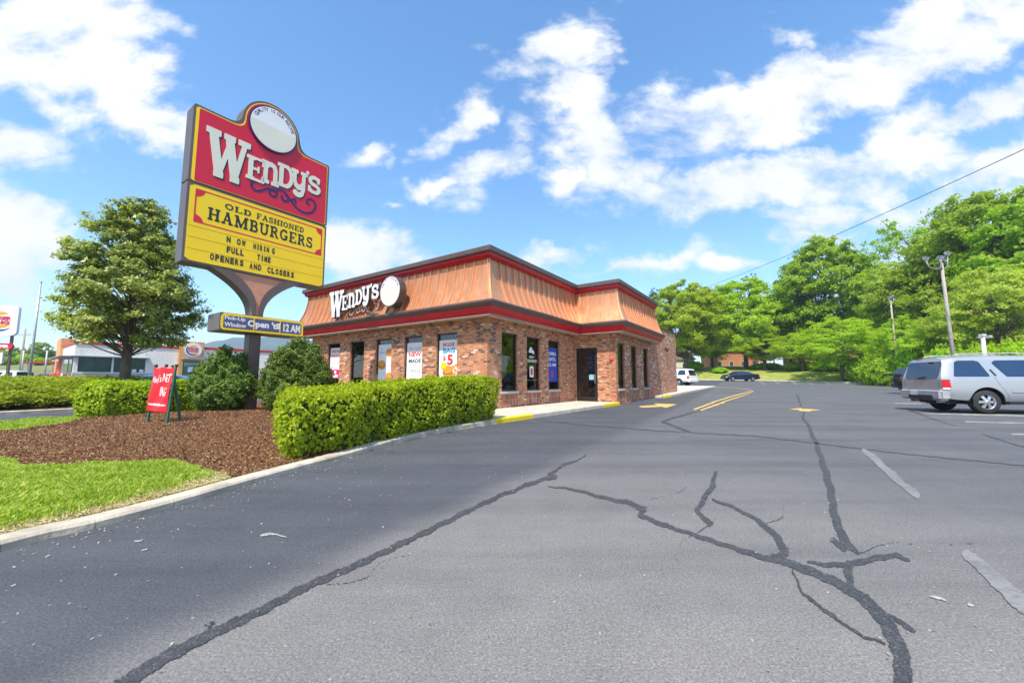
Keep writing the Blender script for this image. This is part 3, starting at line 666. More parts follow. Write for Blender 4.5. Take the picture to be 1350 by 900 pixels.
# rising meadow behind the far restaurant, and the distant blue ridge
mb = MB(); gxs = np.linspace(-330, -20, 32); gys = [62, 75, 90, 110, 140, 180, 240]
zf = lambda x, y: gz(y) - .1 + .13 * min(48, max(0, y - 66)) * (1 if x < -85 else max(0.0, 1 - (x + 85) / 25)) + .3 * math.sin(x * .05) * (x < -85)
mb.add([(x, y, zf(x, y)) for y in gys for x in gxs], [(j * 32 + i, j * 32 + i + 1, (j + 1) * 32 + i + 1, (j + 1) * 32 + i) for j in range(len(gys) - 1) for i in range(31)], True)
tag(mb.build('meadow', 'turf_far', fixn=False), kind='structure')
mb = MB(); n = 120; rows = []
for j, (dy, hf) in enumerate([(0, 0), (60, .25), (150, .6), (260, .95), (330, 1), (500, .7), (900, 0)]):
    for i in range(n):
        x = -1500 + 1700 * i / (n - 1); e = min(1, max(0, (x + 1500) / 380)) ** .8
        hgt_ = 158 * e * (1 + .035 * math.sin(x * .012) + .03 * math.sin(x * .031 + 2) + .012 * math.sin(x * .09) - .06 * max(0, (x + 1000) / 500))
        spur = 1 + .10 * math.sin(x * .02 + j) * (1 - abs(hf - .5))
        rows.append((x, 1150 + dy + 40 * math.sin(x * .01), hgt_ * hf * (spur if 0 < hf < .95 else 1)))
mb.add(rows, [(j * n + i, j * n + i + 1, (j + 1) * n + i + 1, (j + 1) * n + i) for j in range(6) for i in range(n - 1)], True)
tag(mb.build('distant_ridge', 'hill', fixn=False), kind='structure')

# ------------------------------------------------------------------ sealed cracks, laid on the asphalt
def ground_fn(pl, jit=1.0):
    def fn(X, Y):
        D = np.full(X.shape, 1e9)
        Xj = X + jit * (np.sin(Y * .31) * 1.1 + np.sin(Y * .9 + X * .2) * .5); Yj = Y + jit * (np.sin(X * .23) * .9 + np.sin(X * .71) * .45 + np.sin(X * 1.9 + Y) * .25)
        for pts in pl: D = np.minimum(D, sd_poly(Xj, Yj, pts, [p[2] * .38 for p in pts]))
        return D + jit * (.55 * np.sin(X * 1.7 + Y * 2.3) * np.sin(Y * 1.1 - X * .6) + .4 * np.sin(X * 3.7 - Y * 3.1)) * np.clip((Y - 590) / 120, .1, 1)
    return fn
def on_ground(name, pl, bounds, cell, z, mt, jit=1.0):
    V, F, S = march(ground_fn(pl, jit), *bounds, cell); out = []
    for a, b in V:
        x, y = gr(a, b, 0) if b > 532 else on_terrain(a, b)
        out.append((x, y, gz(y) + z * (1 if y < 19 else 4)))
    mb = MB(); mb.add(out, [f[::-1] for f in F]); return tag(mb.build(name, mt, fixn=False), kind='structure')
on_ground('crack_seal', [[(150, 910, 24), (165, 900, 23), (215, 868, 21), (280, 835, 17), (345, 805, 14), (400, 775, 13), (470, 745, 11), (560, 702, 9), (640, 662, 7), (700, 637, 6), (718, 632, 6), (732, 628, 8), (722, 625, 4), (745, 613, 4), (772, 601, 2)],
    [(262, 842, 3), (276, 826, 4), (283, 821, 2), (268, 824, 2)]], (140, 780, 595, 900), 1.6, .004, 'tar')
on_ground('crack_seal', [[(722, 641, 2), (760, 646, 4), (800, 657, 6), (830, 663, 8), (850, 672, 9), (843, 680, 7), (870, 690, 7), (920, 707, 7), (975, 725, 8), (1020, 739, 9)],
    [(943, 622, 5), (940, 640, 9), (930, 655, 10), (919, 672, 8), (928, 684, 7), (937, 691, 10)], [(940, 659, 4), (975, 672, 5), (1005, 690, 8), (1028, 712, 12), (1034, 730, 16), (1022, 738, 12)],
    [(1020, 735, 12), (1045, 744, 13), (1100, 766, 15), (1140, 790, 18), (1168, 820, 24), (1188, 860, 28), (1192, 905, 34)], [(1172, 812, 8), (1190, 822, 9), (1206, 833, 5)],
    [(1058, 548, 3), (1066, 562, 5), (1078, 590, 8), (1088, 620, 11), (1096, 650, 13), (1100, 680, 14), (1110, 706, 15), (1120, 720, 12), (1131, 730, 5)], [(1098, 712, 8), (1112, 722, 12)],
    [(1065, 741, 4), (1092, 745, 8), (1120, 744, 10), (1160, 735, 10), (1182, 732, 8), (1198, 738, 6)], [(1118, 745, 16), (1121, 772, 11)],
    [(1045, 752, 3), (1058, 782, 4), (1085, 803, 6), (1120, 828, 4), (1140, 840, 5), (1166, 848, 4)], [(1050, 520, 2), (1056, 532, 2.4), (1060, 548, 3)]], (715, 1215, 515, 900), 1.6, .004, 'tar', .8)
on_ground('crack_seal', [[(700, 552, 1), (765, 560, 1.3), (870, 568, 1.6), (1000, 575, 1.6), (1180, 597, 1.6), (1352, 614, 1.6)],
    [(925, 541, 2), (897, 548, 3), (873, 556, 3.2), (900, 566, 4), (912, 570, 2)], [(1196, 540, 1.4), (1230, 552, 1.8), (1262, 562, 1)], [(1296, 572, 1.4), (1325, 582, 1.6), (1352, 590, 1.6)]], (690, 1352, 538, 620), .9, .004, 'tar', .35)
def hair(seed, starts):
    rg = random.Random(seed); out = []
    for x, y, ang, n, st, w in starts:
        pts = [(x, y, w)]
        for i in range(n): ang += rg.uniform(-.5, .5); x += math.cos(ang) * st; y += math.sin(ang) * st * .45; pts.append((x, y, max(.9, w * (1 - i / n))))
        out.append(pts)
    return out
on_ground('hairline_crack', hair(4, [(430, 770, .3, 10, 16, 1.6), (1010, 690, -.6, 9, 12, 1.8), (1130, 730, -.3, 12, 14, 1.8), (905, 640, 2.2, 8, 10, 1.4), (940, 690, 1.9, 10, 13, 1.7)]), (250, 1330, 600, 890), 1.5, .003, 'tar', .5)
on_ground('road_marking', [[(915, 539.6, 2.2), (948, 528, 2), (975, 520, 1.6), (990, 516, .9)], [(924, 540.6, 2.2), (955, 530, 2), (982, 521, 1.3), (993, 516.5, .9)],
    [(993, 516.2, .8), (985, 513, .6), (965, 511.2, .5), (940, 510.6, .45), (925, 510.2, .4)]], (900, 1000, 505, 545), .35, .006, 'ypaint', .15)
def poly_ground(name, polys, z, mt):
    mb = MB()
    for pts in polys:
        out = []
        for a, b in pts:
            x, y = gr(a, b, 0) if b > 532 else on_terrain(a, b)
            out.append((x, y, gz(y) + z * (1 if y < 19 else 4)))
        mb.add(out, [tuple(range(len(out)))])
    o = mb.build(name, mt, fixn=False); return tag(o, kind='structure')
poly_ground('road_marking', [[(1040, 539.3), (1058, 537.6), (1056, 538.7), (1066, 539.0), (1083, 540.6), (1067, 541.3), (1070, 542.6), (1054, 541.6), (1053, 540.4)]], .006, 'ypaint')
poly_ground('road_marking', [[(842, 535.2), (866, 533.6), (862, 531.6), (893, 533), (878, 537.4), (872, 536.0), (846, 537.4)]], .006, 'ypaint')
poly_ground('road_marking', [[(1272, 555), (1352, 557), (1352, 559), (1272, 556.6)], [(1332, 571.5), (1352, 571.6), (1352, 573.6), (1335, 573.2)], [(1215, 544.6), (1352, 547), (1352, 549.4), (1225, 546.2)],
    [(1178, 531), (1215, 531.5), (1215, 533), (1182, 532.4)]], .006, 'wpaint')
on_ground('road_marking', [[(1140, 594, 9), (1160, 611, 11), (1185, 634, 12), (1210, 654, 10)], [(1274, 730, 16), (1300, 752, 22), (1352, 800, 30)]], (1125, 1352, 585, 812), 2.2, .005, 'wpaint_faint', .8)
on_ground('road_marking', [[(344, 706, 3), (352, 704, 5), (362, 705, 2), (378, 708, 1.5)], [(178, 714, 2), (188, 712, 3)], [(60, 735, 1.5), (66, 733, 2)], [(186, 726, 1.5), (193, 724, 2.2)], [(15, 773, 1.5), (20, 771, 2.5)], [(1225, 786, 2), (1236, 789, 5), (1248, 792, 2)], [(1278, 797, 4), (1284, 799, 3)]], (5, 1300, 700, 805), 1.0, .005, 'scuff', .5)
stalls = []
for px in (1000, 1020, 1042, 1063, 1085, 1108, 1130): stalls.append([(px, 503.4), (px + 2.2, 503.4), (px + 10, 506.6), (px + 7, 506.6)])
poly_ground('road_marking', stalls, .006, 'wpaint')

# ================================================================== THE RESTAURANT
rest = thing('restaurant', 'brick fast food restaurant with copper mansard roof and red eaves', 'restaurant', (CX, CY, 0), AZ)
Z_H, Z_S, Z_T = 2.83, .70, 3.27
def wallx(name, x0, x1, y0, y1, zt, ops, mt='brick', z0=-.1):   # runs along x ; ops=(a,b,zlo,zhi)
    mb = MB(); a = x0
    for (o0, o1, zl, zh) in ops:
        if o0 > a: mb.box(a, o0, y0, y1, z0, zt)
        if zl > z0: mb.box(o0, o1, y0, y1, z0, zl)
        mb.box(o0, o1, y0, y1, zh, zt); a = o1
    mb.box(a, x1, y0, y1, z0, zt)
    return mb.build(name, mt, rest, uv=True)
def wally(name, x0, x1, y0, y1, zt, ops, mt='brick', z0=-.1):
    mb = MB(); a = y0
    for (o0, o1, zl, zh) in ops:
        if o0 > a: mb.box(x0, x1, a, o0, z0, zt)
        if zl > z0: mb.box(x0, x1, o0, o1, z0, zl)
        mb.box(x0, x1, o0, o1, zh, zt); a = o1
    mb.box(x0, x1, a, y1, z0, zt)
    return mb.build(name, mt, rest, uv=True)
WL = [(1.38, 2.42), (3.18, 4.22), (5.0, 6.03), (6.84, 7.86), (8.68, 9.68)]
WR = [(.83, 1.86), (2.52, 3.55), (4.25, 5.28)]
W2 = [(7.07, 7.98), (9.0, 9.92), (11.08, 12.0)]
wally('brick_wall', 0, .26, 0, 11.1, Z_T + .1, [(a, b, -.1, Z_H) for a, b in WL])
wallx('brick_wall', .26, 6.8, 0, .26, Z_T + .1, [(a, b, -.1, Z_H) for a, b in WR])
wally('brick_wall', 6.8, 7.06, -1.79, .26, Z_T + .1, [(-1.16, -.1, .12, 2.62)])
wallx('brick_wall', 6.8, 12.9, -2.05, -1.79, Z_T + .1, [(a, b, -.1, Z_H) for a, b in W2], 'brick2')
wallx('brick_wall', 12.9, 19.2, -2.047, -1.79, 4.35, [], 'brick2')
wally('brick_wall', 18.94, 19.2, -1.79, 11.1, 4.35, [], 'brick2'); wallx('brick_wall', .26, 19.2, 10.84, 11.097, 3.3, [], 'brick2')
wally('brick_wall', 12.9, 13.16, -1.79, 10.84, 4.35, [], 'brick2')
def window(parent, ax, a, b, face, out, poster=False):
    """ax 'x': wall runs along x at y=face, outside is -y ; ax 'y': wall runs along y at x=face, outside -x"""
    mp = (lambda p, q, z: (p, face + q, z)) if ax == 'x' else (lambda p, q, z: (face + q, p, z))
    def bx(mb, p0, p1, q0, q1, z0, z1):
        c = [mp(p, q, z) for p in (p0, p1) for q in (q0, q1) for z in (z0, z1)]
        xs_, ys_, zs_ = zip(*c); mb.box(min(xs_), max(xs_), min(ys_), max(ys_), min(zs_), max(zs_))
    f = MB(); t = .055
    bx(f, a + .001, a + t, .075, .16, Z_S, Z_H - .001); bx(f, b - t, b - .001, .075, .16, Z_S, Z_H - .001)
    bx(f, a + t, b - t, .077, .158, Z_H - t, Z_H - .001); bx(f, a + t, b - t, .077, .158, Z_S, Z_S + t)
    w = f.build('window', 'frame', parent, bevel=.004, seg=1)
    p = MB(); bx(p, a + t, b - t, .11, .116, Z_S + t, Z_H - t); p.build('pane', 'glass' if ax == 'x' else 'glass_dark', w)
    s = MB(); bx(s, a - .04, b + .04, -.045, .2, Z_S - .085, Z_S - .001); s.build('sill', 'sill', w, bevel=.008)
    k = MB(); bx(k, a + .001, b - .001, .02, .24, -.1, Z_S - .087); k.build('apron', 'brickv', w, uv=True)
for a, b in WL: window(rest, 'y', a, b, 0, -1)
for a, b in WR: window(rest, 'x', a, b, 0, -1)
for a, b in W2: window(rest, 'x', a, b, -2.05, -1)
# door in the return wall (outside is -x)
d = MB(); X0 = 6.83
for y0, y1, z0, z1 in [(-1.158, -1.10, .12, 2.618), (-.16, -.102, .12, 2.618), (-1.10, -.16, 2.5, 2.618)]: d.box(X0, X0 + .12, y0, y1, z0, z1)
door = d.build('door', 'frame', rest, bevel=.004, seg=1)
d = MB()
for y0, y1, z0, z1 in [(-1.097, -.99, .14, 2.497), (-.27, -.163, .14, 2.497), (-.99, -.27, 2.37, 2.497), (-.99, -.27, .14, .33)]: d.box(X0 + .02, X0 + .07, y0, y1, z0, z1)
d.build('door_leaf', 'frame', door, bevel=.004, seg=1)
MB().box(X0 + .04, X0 + .046, -.99, -.27, .33, 2.37).build('pane', 'glass', door)
MB().tube([(X0 - .03, -1.04, .95), (X0 - .05, -1.04, 1.0), (X0 - .05, -1.04, 1.3), (X0 - .03, -1.04, 1.35)], .013).tube([(X0 - .03, -1.04, .95), (X0 + .02, -1.04, .95)], .012).tube([(X0 - .03, -1.04, 1.35), (X0 + .02, -1.04, 1.35)], .012).build('handle', 'metalgrey', door)
fd = frame((X0 + .035, 0, 0), (0, -1, 0), (0, 0, 1), (-1, 0, 0))
mb = MB(); shape(mb, lambda X, Y: sd_box(X, Y, .72, .95, 1.12, 1.36, .02), (.7, .97, 1.1, 1.38), .03, fd, .003); mb.build('door_sticker', mat('pale_blue_sticker', (.25, .5, .6), .4), door)

# swept mansard: profile (outward offset, height) along the eaves line
path = [(13.0, -2.05), (6.8, -2.05), (6.8, 0), (0, 0), (0, 11.1), (13.0, 11.1)]
def offs(o):
    out = []
    for i, p in enumerate(path):
        ds = []
        if i > 0: a = path[i - 1]; q = Vector((p[0] - a[0], p[1] - a[1])).normalized(); ds.append(Vector((-q.y, q.x)))
        if i < len(path) - 1: a = path[i + 1]; q = Vector((a[0] - p[0], a[1] - p[1])).normalized(); ds.append(Vector((-q.y, q.x)))
        if len(ds) == 1: n = ds[0]
        else: n = (ds[0] + ds[1]); n = n / (n.dot(ds[0]))
        out.append((p[0] - n.x * -o, p[1] + n.y * o) if False else (p[0] + n.x * o, p[1] + n.y * o))
    return out
# outward is to the right of travel here; flip the sign if the first offset moves inwards
sgn = 1 if offs(1.0)[0][1] < path[0][1] else -1
def sweep(prof, name, mt, closed=False, smooth_=False):
    mb = MB(); n = len(prof); rows = [offs(sgn * o) for o, z in prof]
    vs = [(rows[j][i][0], rows[j][i][1], prof[j][1]) for i in range(len(path)) for j in range(n)]
    m = n if closed else n - 1
    fs = [(i * n + j, i * n + (j + 1) % n, (i + 1) * n + (j + 1) % n, (i + 1) * n + j) for i in range(len(path) - 1) for j in range(m)]
    if closed: fs += [tuple(range(n)), tuple(range((len(path) - 1) * n, len(path) * n))[::-1]]
    mb.add(vs, fs, smooth_); return mb.build(name, mt, rest)
def mprof(t): return (.17 + .40 * t ** 2.0, 5.245 - 1.535 * t)     # t 0 top .. 1 bottom
prof = [mprof(t / 14) for t in range(15)]
mans = sweep(prof, 'mansard_roof', 'copper')
# standing seams
for i in range(len(path) - 1):
    a, b = Vector(path[i]), Vector(path[i + 1]); L_ = (b - a).length; q = (b - a) / L_; nrm = Vector((-q.y, q.x)) * sgn
    n = max(1, round(L_ / .435)); reent = (i == 1)
    for k in range(n + 1):
        s = k * L_ / n
        if i == 1 and (k == n): continue
        if i == 2 and k == 0: continue
        mb = MB(); pts = []
        for t in range(15):
            o, z = mprof(t / 14); m0 = o if (k == 0) else (-o if False else 0)
            c = a + q * s; lead = 0
            if k == 0 and i != 0 and i != 2: lead = -1
            if k == n and i != 4: lead = 1
            if k == n and i == 1: lead = -1
            c = c + q * (lead * o * .985)
            pts.append((c + nrm * o, c + nrm * (o + .062), z))
        w = .012; vs = []
        for (p0, p1, z) in pts:
            for p, s2 in ((p0, -w), (p1, -w), (p1, w), (p0, w)): vs.append((p.x + q.x * s2, p.y + q.y * s2, z))
        fs = [(4 * j + e, 4 * j + e + 1, 4 * j + 5 + e, 4 * j + 4 + e) for j in range(14) for e in range(3)] + [(56, 57, 58, 59), (3, 2, 1, 0)]
        mb.add(vs, fs); mb.build('standing_seam', 'copper_rib', mans)
sweep([(.16, 5.235), (.24, 5.24), (.24, 5.27), (.30, 5.28), (.34, 5.34), (.34, 5.40), (.1, 5.40), (.1, 5.235)], 'parapet_moulding', 'redtrim', True)
sweep([(.36, 5.407), (.42, 5.45), (.42, 5.60), (.38, 5.63), (-.1, 5.63), (-.1, 5.407)], 'parapet_cap', 'browntrim', True)
sweep([(.53, 3.70), (.56, 3.735), (.66, 3.72), (.73, 3.69), (.745, 3.64), (.72, 3.58), (.68, 3.53), (.655, 3.495), (.5, 3.495), (.5, 3.66)], 'gutter', 'browntrim', True)
sweep([(.50, 3.49), (.645, 3.49), (.64, 3.46), (.60, 3.44), (.585, 3.36), (.53, 3.34), (.515, 3.25), (.44, 3.25), (.44, 3.49)], 'eave_fascia', 'redtrim', True)
sweep([(-.02, 3.28), (.432, 3.28), (.432, 3.36), (-.02, 3.36)], 'soffit', 'cream', True)
sweep([(.36, 3.195), (.43, 3.195), (.43, 3.276), (.36, 3.276)], 'soffit_trim', 'cream', True)
sweep([(.505, 3.212), (.52, 3.212), (.52, 3.247), (.505, 3.247)], 'light_rail', 'frame', True)
mb = MB(); rr = offs(sgn * .523)
for i in range(len(path) - 1):
    a, b = Vector(rr[i]), Vector(rr[i + 1]); L_ = (b - a).length; n = int(L_ / .085)
    for k in range(n): p = a + (b - a) * (k + .5) / n; mb.box(p.x - .016, p.x + .016, p.y - .016, p.y + .016, 3.214, 3.238)
tag(mb.build('light_bulb', 'bulb', rest, fixn=False), kind='stuff')
mb = MB(); mb.prism(offs(-sgn * .08), 5.3, 5.36); mb.build('flat_roof', 'roof', rest)
mb = MB(); mb.box(13.17, 18.93, -1.78, 10.83, 3.95, 4.0); mb.build('flat_roof', 'roof', rest)
mb = MB(); mb.box(12.86, 19.24, -2.09, -1.75, 4.351, 4.41).box(18.9, 19.24, -1.749, 11.12, 4.351, 4.41); mb.build('coping', 'browntrim', rest, bevel=.006, seg=1)
# wall lamp and red alarm bell
mb = MB(); mb.box(15.93, 16.07, -2.09, -2.05, 3.0, 3.2).lathe([(.0, -.2), (.03, -.2), (.09, -.05), (.11, .06), (.05, .1), (0, .1)], (16, -2.19, 3.12)).bar((16, -2.06, 3.2), (16, -2.2, 3.23), .03, .02); mb.build('wall_lamp', 'browntrim', rest)
mb = MB(); mb.lathe([(0, -.08), (.05, -.075), (.08, -.04), (.085, 0), (0, 0)], (6.79, -1.85, 2.02), 'x', 20); mb.build('alarm_bell', 'signred', rest)
mb = MB(); mb.lathe([(0, -.03), (.09, -.03), (.1, 0), (0, 0)], (-.25, -.25, 3.28), 'z', 20); mb.build('soffit_lamp', 'bulb', rest)
# interior: floor, ceiling, back walls
mb = MB(); mb.box(.27, 12.8, .27, 10.8, .10, .12); mb.box(7.07, 12.8, -1.78, .26, .10, .12); mb.build('interior_floor', 'insfloor', rest)
mb = MB(); mb.box(.27, 12.8, .27, 10.8, 3.0, 3.03); mb.box(7.07, 12.8, -1.78, .26, 3.0, 3.03); mb.build('interior_ceiling', 'inside', rest)
mb = MB(); mb.box(7.3, 7.4, 3.6, 10.8, .12, 3.0); mb.box(3.9, 4.0, 6.2, 10.8, .12, 3.0).box(7.4, 12.8, 3.6, 3.7, .12, 3.0); mb.build('interior_wall', 'inside', rest)
# dining furniture seen through the side windows
def dining_chair(x, y, rz, lab):
    t = thing('dining_chair', lab, 'chair', (*L2W(x, y), .12), AZ + rz, 'dining chairs inside the restaurant')
    MB().box(-.2, .2, -.2, .2, .43, .46).build('seat', 'wood', t, bevel=.01)
    b = MB(); 
    for q in (-.19, .17): b.box(q, q + .025, .18, .205, .46, .95)
    b.box(-.19, .195, .18, .205, .86, .95); b.box(-.05, .05, .185, .2, .46, .86); b.build('backrest', 'metalgrey', t)
    for a in (-.18, .15):
        for c in (-.18, .17): MB().box(a, a + .03, c, c + .03, 0, .43).build('leg', 'metalgrey', t)
def dining_table(x, y, lab):
    t = thing('dining_table', lab, 'table', (*L2W(x, y), .12), AZ, 'dining tables inside the restaurant')
    MB().box(-.35, .35, -.35, .35, .72, .76).build('tabletop', 'wood', t, bevel=.01)
    MB().lathe([(0, 0), (.24, 0), (.24, .02), (.03, .05), (.03, .72), (0, .72)], (0, 0, 0)).build('pedestal', 'frame', t)
for i, (x, y, w) in enumerate([(1.2, 1.0, 'first'), (3.1, 1.0, 'second'), (4.9, 1.0, 'third')]):
    dining_table(x, y, f'dark square dining table behind the {w} side window from the front corner')
    dining_chair(x - .6, y, math.pi / 2, f'metal framed chair left of the table behind the {w} side window')
    dining_chair(x + .6, y, -math.pi / 2, f'metal framed chair right of the table behind the {w} side window')

# ---- posters in the windows
pw = M['signwhite']; cy = {k: mat(k, c, .45, 0, .03) for k, c in dict(poster_red=(.62, .03, .05), poster_magenta=(.62, .0, .14), poster_blue=(.02, .34, .62), poster_deepblue=(.01, .07, .45), poster_black=(.02, .02, .03), poster_grey=(.25, .27, .3), bun=(.75, .29, .04), bun_dark=(.42, .11, .02), lettuce=(.15, .3, .03), tomato=(.6, .06, .02)).items()}
M.update(cy)
def poster(name, label, local, rz, w, h, base='signwhite'):
    """poster lying in its own x-z plane facing -y; origin at bottom left"""
    t = thing(name, label, 'poster', (*L2W(*local[:2]), local[2]), rz)
    MB().box(0, w, 0, .004, 0, h).build('sheet', base, t); return t, frame((0, -.001, 0), (1, 0, 0), (0, 0, 1), (0, -1, 0))
RL = AZ - math.pi / 2      # facing -x local: right hand is -y local
def lines(t, f, rows):
    for s, x0, x1, y0, y1, mt, bo in rows: MB_ = MB(); text_fit(MB_, s, x0, x1, y0, y1, f, .001, bo); MB_.build('lettering', mt, t)
def disc2(mb, f, cx, cy_, rx, ry, d=.001): return shape(mb, lambda X, Y: sd_ell(X, Y, cx, cy_, rx, ry), (cx - rx * 1.1, cx + rx * 1.1, cy_ - ry * 1.1, cy_ + ry * 1.1), min(rx, ry) / 7, f, d)
def burger(t, f, cx, cy_, r):
    for (dy, rx, ry, mt, dd) in [(-.32, .95, .42, 'bun', .001), (-.12, 1.0, .26, 'bun_dark', .003), (0, 1.03, .2, 'lettuce', .005), (.08, .96, .18, 'tomato', .007), (.36, 1.0, .55, 'bun', .009)]:
        m_ = MB(); disc2(m_, f, cx, cy_ + dy * r, rx * r, ry * r, dd * .6); m_.build('burger_picture', mt, t)
px_ = .105
t, f = poster('window_poster', 'white and magenta hiring poster in the window farthest from the corner', (px_, 9.6, 1.2), RL, .9, 1.42)
lines(t, f, [("WE'RE", .06, .84, 1.18, 1.33, 'poster_magenta', .02), ('HIRING', .06, .84, .96, 1.11, 'poster_magenta', .01), ('APPLY TODAY', .1, .8, .66, .73, 'poster_grey', 0)])
mb = MB(); shape(mb, lambda X, Y: sd_box(X, Y, .01, .89, .01, .4), (0, .9, 0, .41), .05, f, .001); mb.build('colour_band', 'poster_magenta', t)
mb = MB(); disc2(mb, f, .45, .27, .09, .08, .003); shape(mb, lambda X, Y: sd_box(X, Y, .22, .68, .05, .16, .04), (.2, .7, .03, .18), .02, f, .003); mb.build('emblem', 'signwhite', t)
t, f = poster('window_poster', 'white poster with round burger pictures in the middle front window', (px_, 5.97, .8), RL, .92, 1.8)
burger(t, f, .72, 1.42, .21); burger(t, f, .24, .92, .24); burger(t, f, .74, .42, .22)
lines(t, f, [('THE', .15, .27, 1.57, 1.62, 'poster_grey', 0), ('BACONATOR', .08, .44, 1.42, 1.50, 'poster_grey', .01), ('THE', .66, .74, .98, 1.02, 'poster_grey', 0), ('CLASSIC', .6, .85, .88, .94, 'poster_grey', 0)])
t, f = poster('window_poster', 'white poster reading TRY OUR NEW MADE TO CRAVE in a front window', (px_, 4.17, .8), RL, .93, 1.78)
lines(t, f, [('TRY OUR', .12, .82, 1.48, 1.60, 'poster_red', 0), ('NEW', .12, .82, 1.22, 1.40, 'poster_red', .035), ('MADE', .12, .82, .98, 1.13, 'poster_black', .025), ('TO', .36, .58, .79, .91, 'poster_grey', .01), ('CRAVE', .12, .82, .59, .73, 'poster_grey', .005)])
mb = MB(); 
for x0, x1 in ((.08, .3), (.64, .86)): shape(mb, lambda X, Y, x0=x0, x1=x1: sd_box(X, Y, x0, x1, .845, .855), (x0 - .01, x1 + .01, .83, .87), .006, f, .001)
mb.build('rule_line', 'poster_grey', t)
t, f = poster('window_poster', 'white poster with red price and burger in the window nearest the corner', (px_, 2.37, .8), RL, .95, 1.78)
lines(t, f, [('BIGGIE', .2, .78, 1.54, 1.68, 'poster_red', .03), ('BAG', .2, .8, 1.29, 1.49, 'poster_blue', .05), ('$', .19, .35, 1.0, 1.2, 'poster_red', .02), ('5', .42, .7, .85, 1.24, 'poster_red', .04)])
burger(t, f, .45, .6, .26); 
mb = MB(); rg = random.Random(3)
for k in range(9): x = .1 + .05 * k * .6; mb.add([f(x + a, .72 + b, .012) for a, b in ((0, 0), (.025, 0), (.045 + .02 * rg.random(), .22), (.02, .24))], [(0, 1, 2, 3)])
mb.build('fries_picture', 'signyellow', t)
mb = MB()
for x, y, r in ((.72, .78, .08), (.82, .66, .07), (.78, .52, .08), (.86, .84, .06)): disc2(mb, f, x, y, r, r * .8, .011)
mb.build('nugget_picture', 'bun', t)
# posters on the side windows (face -y local)
t, f = poster('window_poster', 'blue poster reading OPEN UNTIL 12 AM in the window beside the door', (4.3, .105, 1.04), AZ, .93, 1.48, 'poster_deepblue')
lines(t, f, [('OPEN', .14, .8, 1.14, 1.29, 'signwhite', .03), ('UNTIL', .14, .8, .9, 1.05, 'signwhite', .03), ('12 AM', .12, .8, .66, .81, 'signwhite', .03)])
mb = MB(); disc2(mb, f, .47, .42, .07, .09, .001); shape(mb, lambda X, Y: sd_polygon(X, Y, [(.38, .33), (.56, .33), (.5, .16), (.44, .16)]), (.36, .58, .14, .35), .02, f, .001); mb.build('emblem', 'poster_red', t)
t, f = poster('window_decal', 'white delivery decal and small notice in the middle side window', (2.62, .1, 1.1), AZ, .9, .0042)
lines(t, f, [('NOW', .24, .58, .88, .98, 'signwhite', .03), ('DELIVERING', .08, .82, .72, .83, 'signwhite', .02)])
mb = MB(); shape(mb, lambda X, Y: np.minimum(np.minimum(sd_box(X, Y, .2, .58, 1.1, 1.22, .03), sd_box(X, Y, .26, .46, 1.18, 1.32, .05)), sd_ell(X, Y, .55, 1.12, .07, .07)), (.15, .65, 1.0, 1.36), .02, f, .002); mb.build('emblem', 'signwhite', t)
mb = MB(); shape(mb, lambda X, Y: sd_box(X, Y, .26, .56, .12, .56), (.24, .58, .1, .58), .05, f, .001); mb.build('notice', 'signwhite', t)
mb = MB(); shape(mb, lambda X, Y: sd_box(X, Y, .33, .49, .2, .48, .04), (.3, .52, .17, .5), .03, f, .002); mb.build('notice_picture', 'poster_red', t)

# ---- wall sign on the copper roof
ws = thing('wall_sign', 'raised white slab lettering sign with round emblem on the copper roof', 'sign', (*L2W(-.62, 8.5), 0), RL)
fw = frame((0, 0, 0), (1, 0, 0), (0, 0, 1), (0, -1, 0))
def wordmark(parent, f, spec, face, side, dep, cell=.025, nm='letter'):
    for ch, x0, x1, y0, y1 in spec:
        m_ = MB(); glyph(m_, ch, x0, x1, y0, y1, f, .004, cell, 0, dep); o = m_.build(nm, face, parent, fixn=False)
        if side: m_ = MB(); glyph(m_, ch, x0, x1, y0, y1, f, dep - .001, cell, .028); m_.build('letter_return', side, o, fixn=False)
wordmark(ws, fw, [('W', 0.05, 1.13, 3.87, 5.03), ('E', 1.04, 1.46, 4.12, 4.76), ('n', 1.48, 1.98, 4.17, 4.82), ('D', 1.99, 2.46, 4.25, 4.90), ('y', 2.44, 2.98, 4.14, 4.98), ("'", 2.99, 3.10, 4.84, 5.03), ('s', 3.1, 3.56, 4.37, 4.97)], 'signwhite', 'letterside', .13)
def scroll_pts(x0, y0, x1, y1, k=1.0):
    L_ = math.hypot(x1 - x0, y1 - y0); a = math.atan2(y1 - y0, x1 - x0)
    def T(u, v): return (x0 + math.cos(a) * u * L_ - math.sin(a) * v * L_, y0 + math.sin(a) * u * L_ + math.cos(a) * v * L_)
    A = [T(.03, .07), T(.0, .02), T(.03, -.04), T(.1, -.05), T(.17, 0), T(.25, .05), T(.33, .03)]
    B = [T(.25, .05)] + [T(.31 + .055 * math.cos(q), .0 + .055 * math.sin(q)) for q in np.linspace(1.6, -3.9, 12)]
    Cc = [T(.33, .03), T(.42, .09), T(.5, .06), T(.58, -.03), T(.68, -.12), T(.8, -.16), T(.92, -.12), T(.985, -.02), T(.98, .07), T(.92, .11), T(.86, .09), T(.84, .03), T(.88, .0)]
    D_ = [T(.5, .06)] + [T(.49 + .05 * math.cos(q), -.02 + .05 * math.sin(q)) for q in np.linspace(1.2, -3.6, 10)]
    E_ = [T(.58, -.03), T(.64, .02), T(.66, -.04)]
    return [smooth(p, 4) for p in (A, B, Cc, D_, E_)]
sp = scroll_pts(1.42, 3.97, 3.45, 4.22)
fnS = lambda hw: (lambda X, Y: np.minimum.reduce([sd_poly(X, Y, p, hw) for p in sp]))
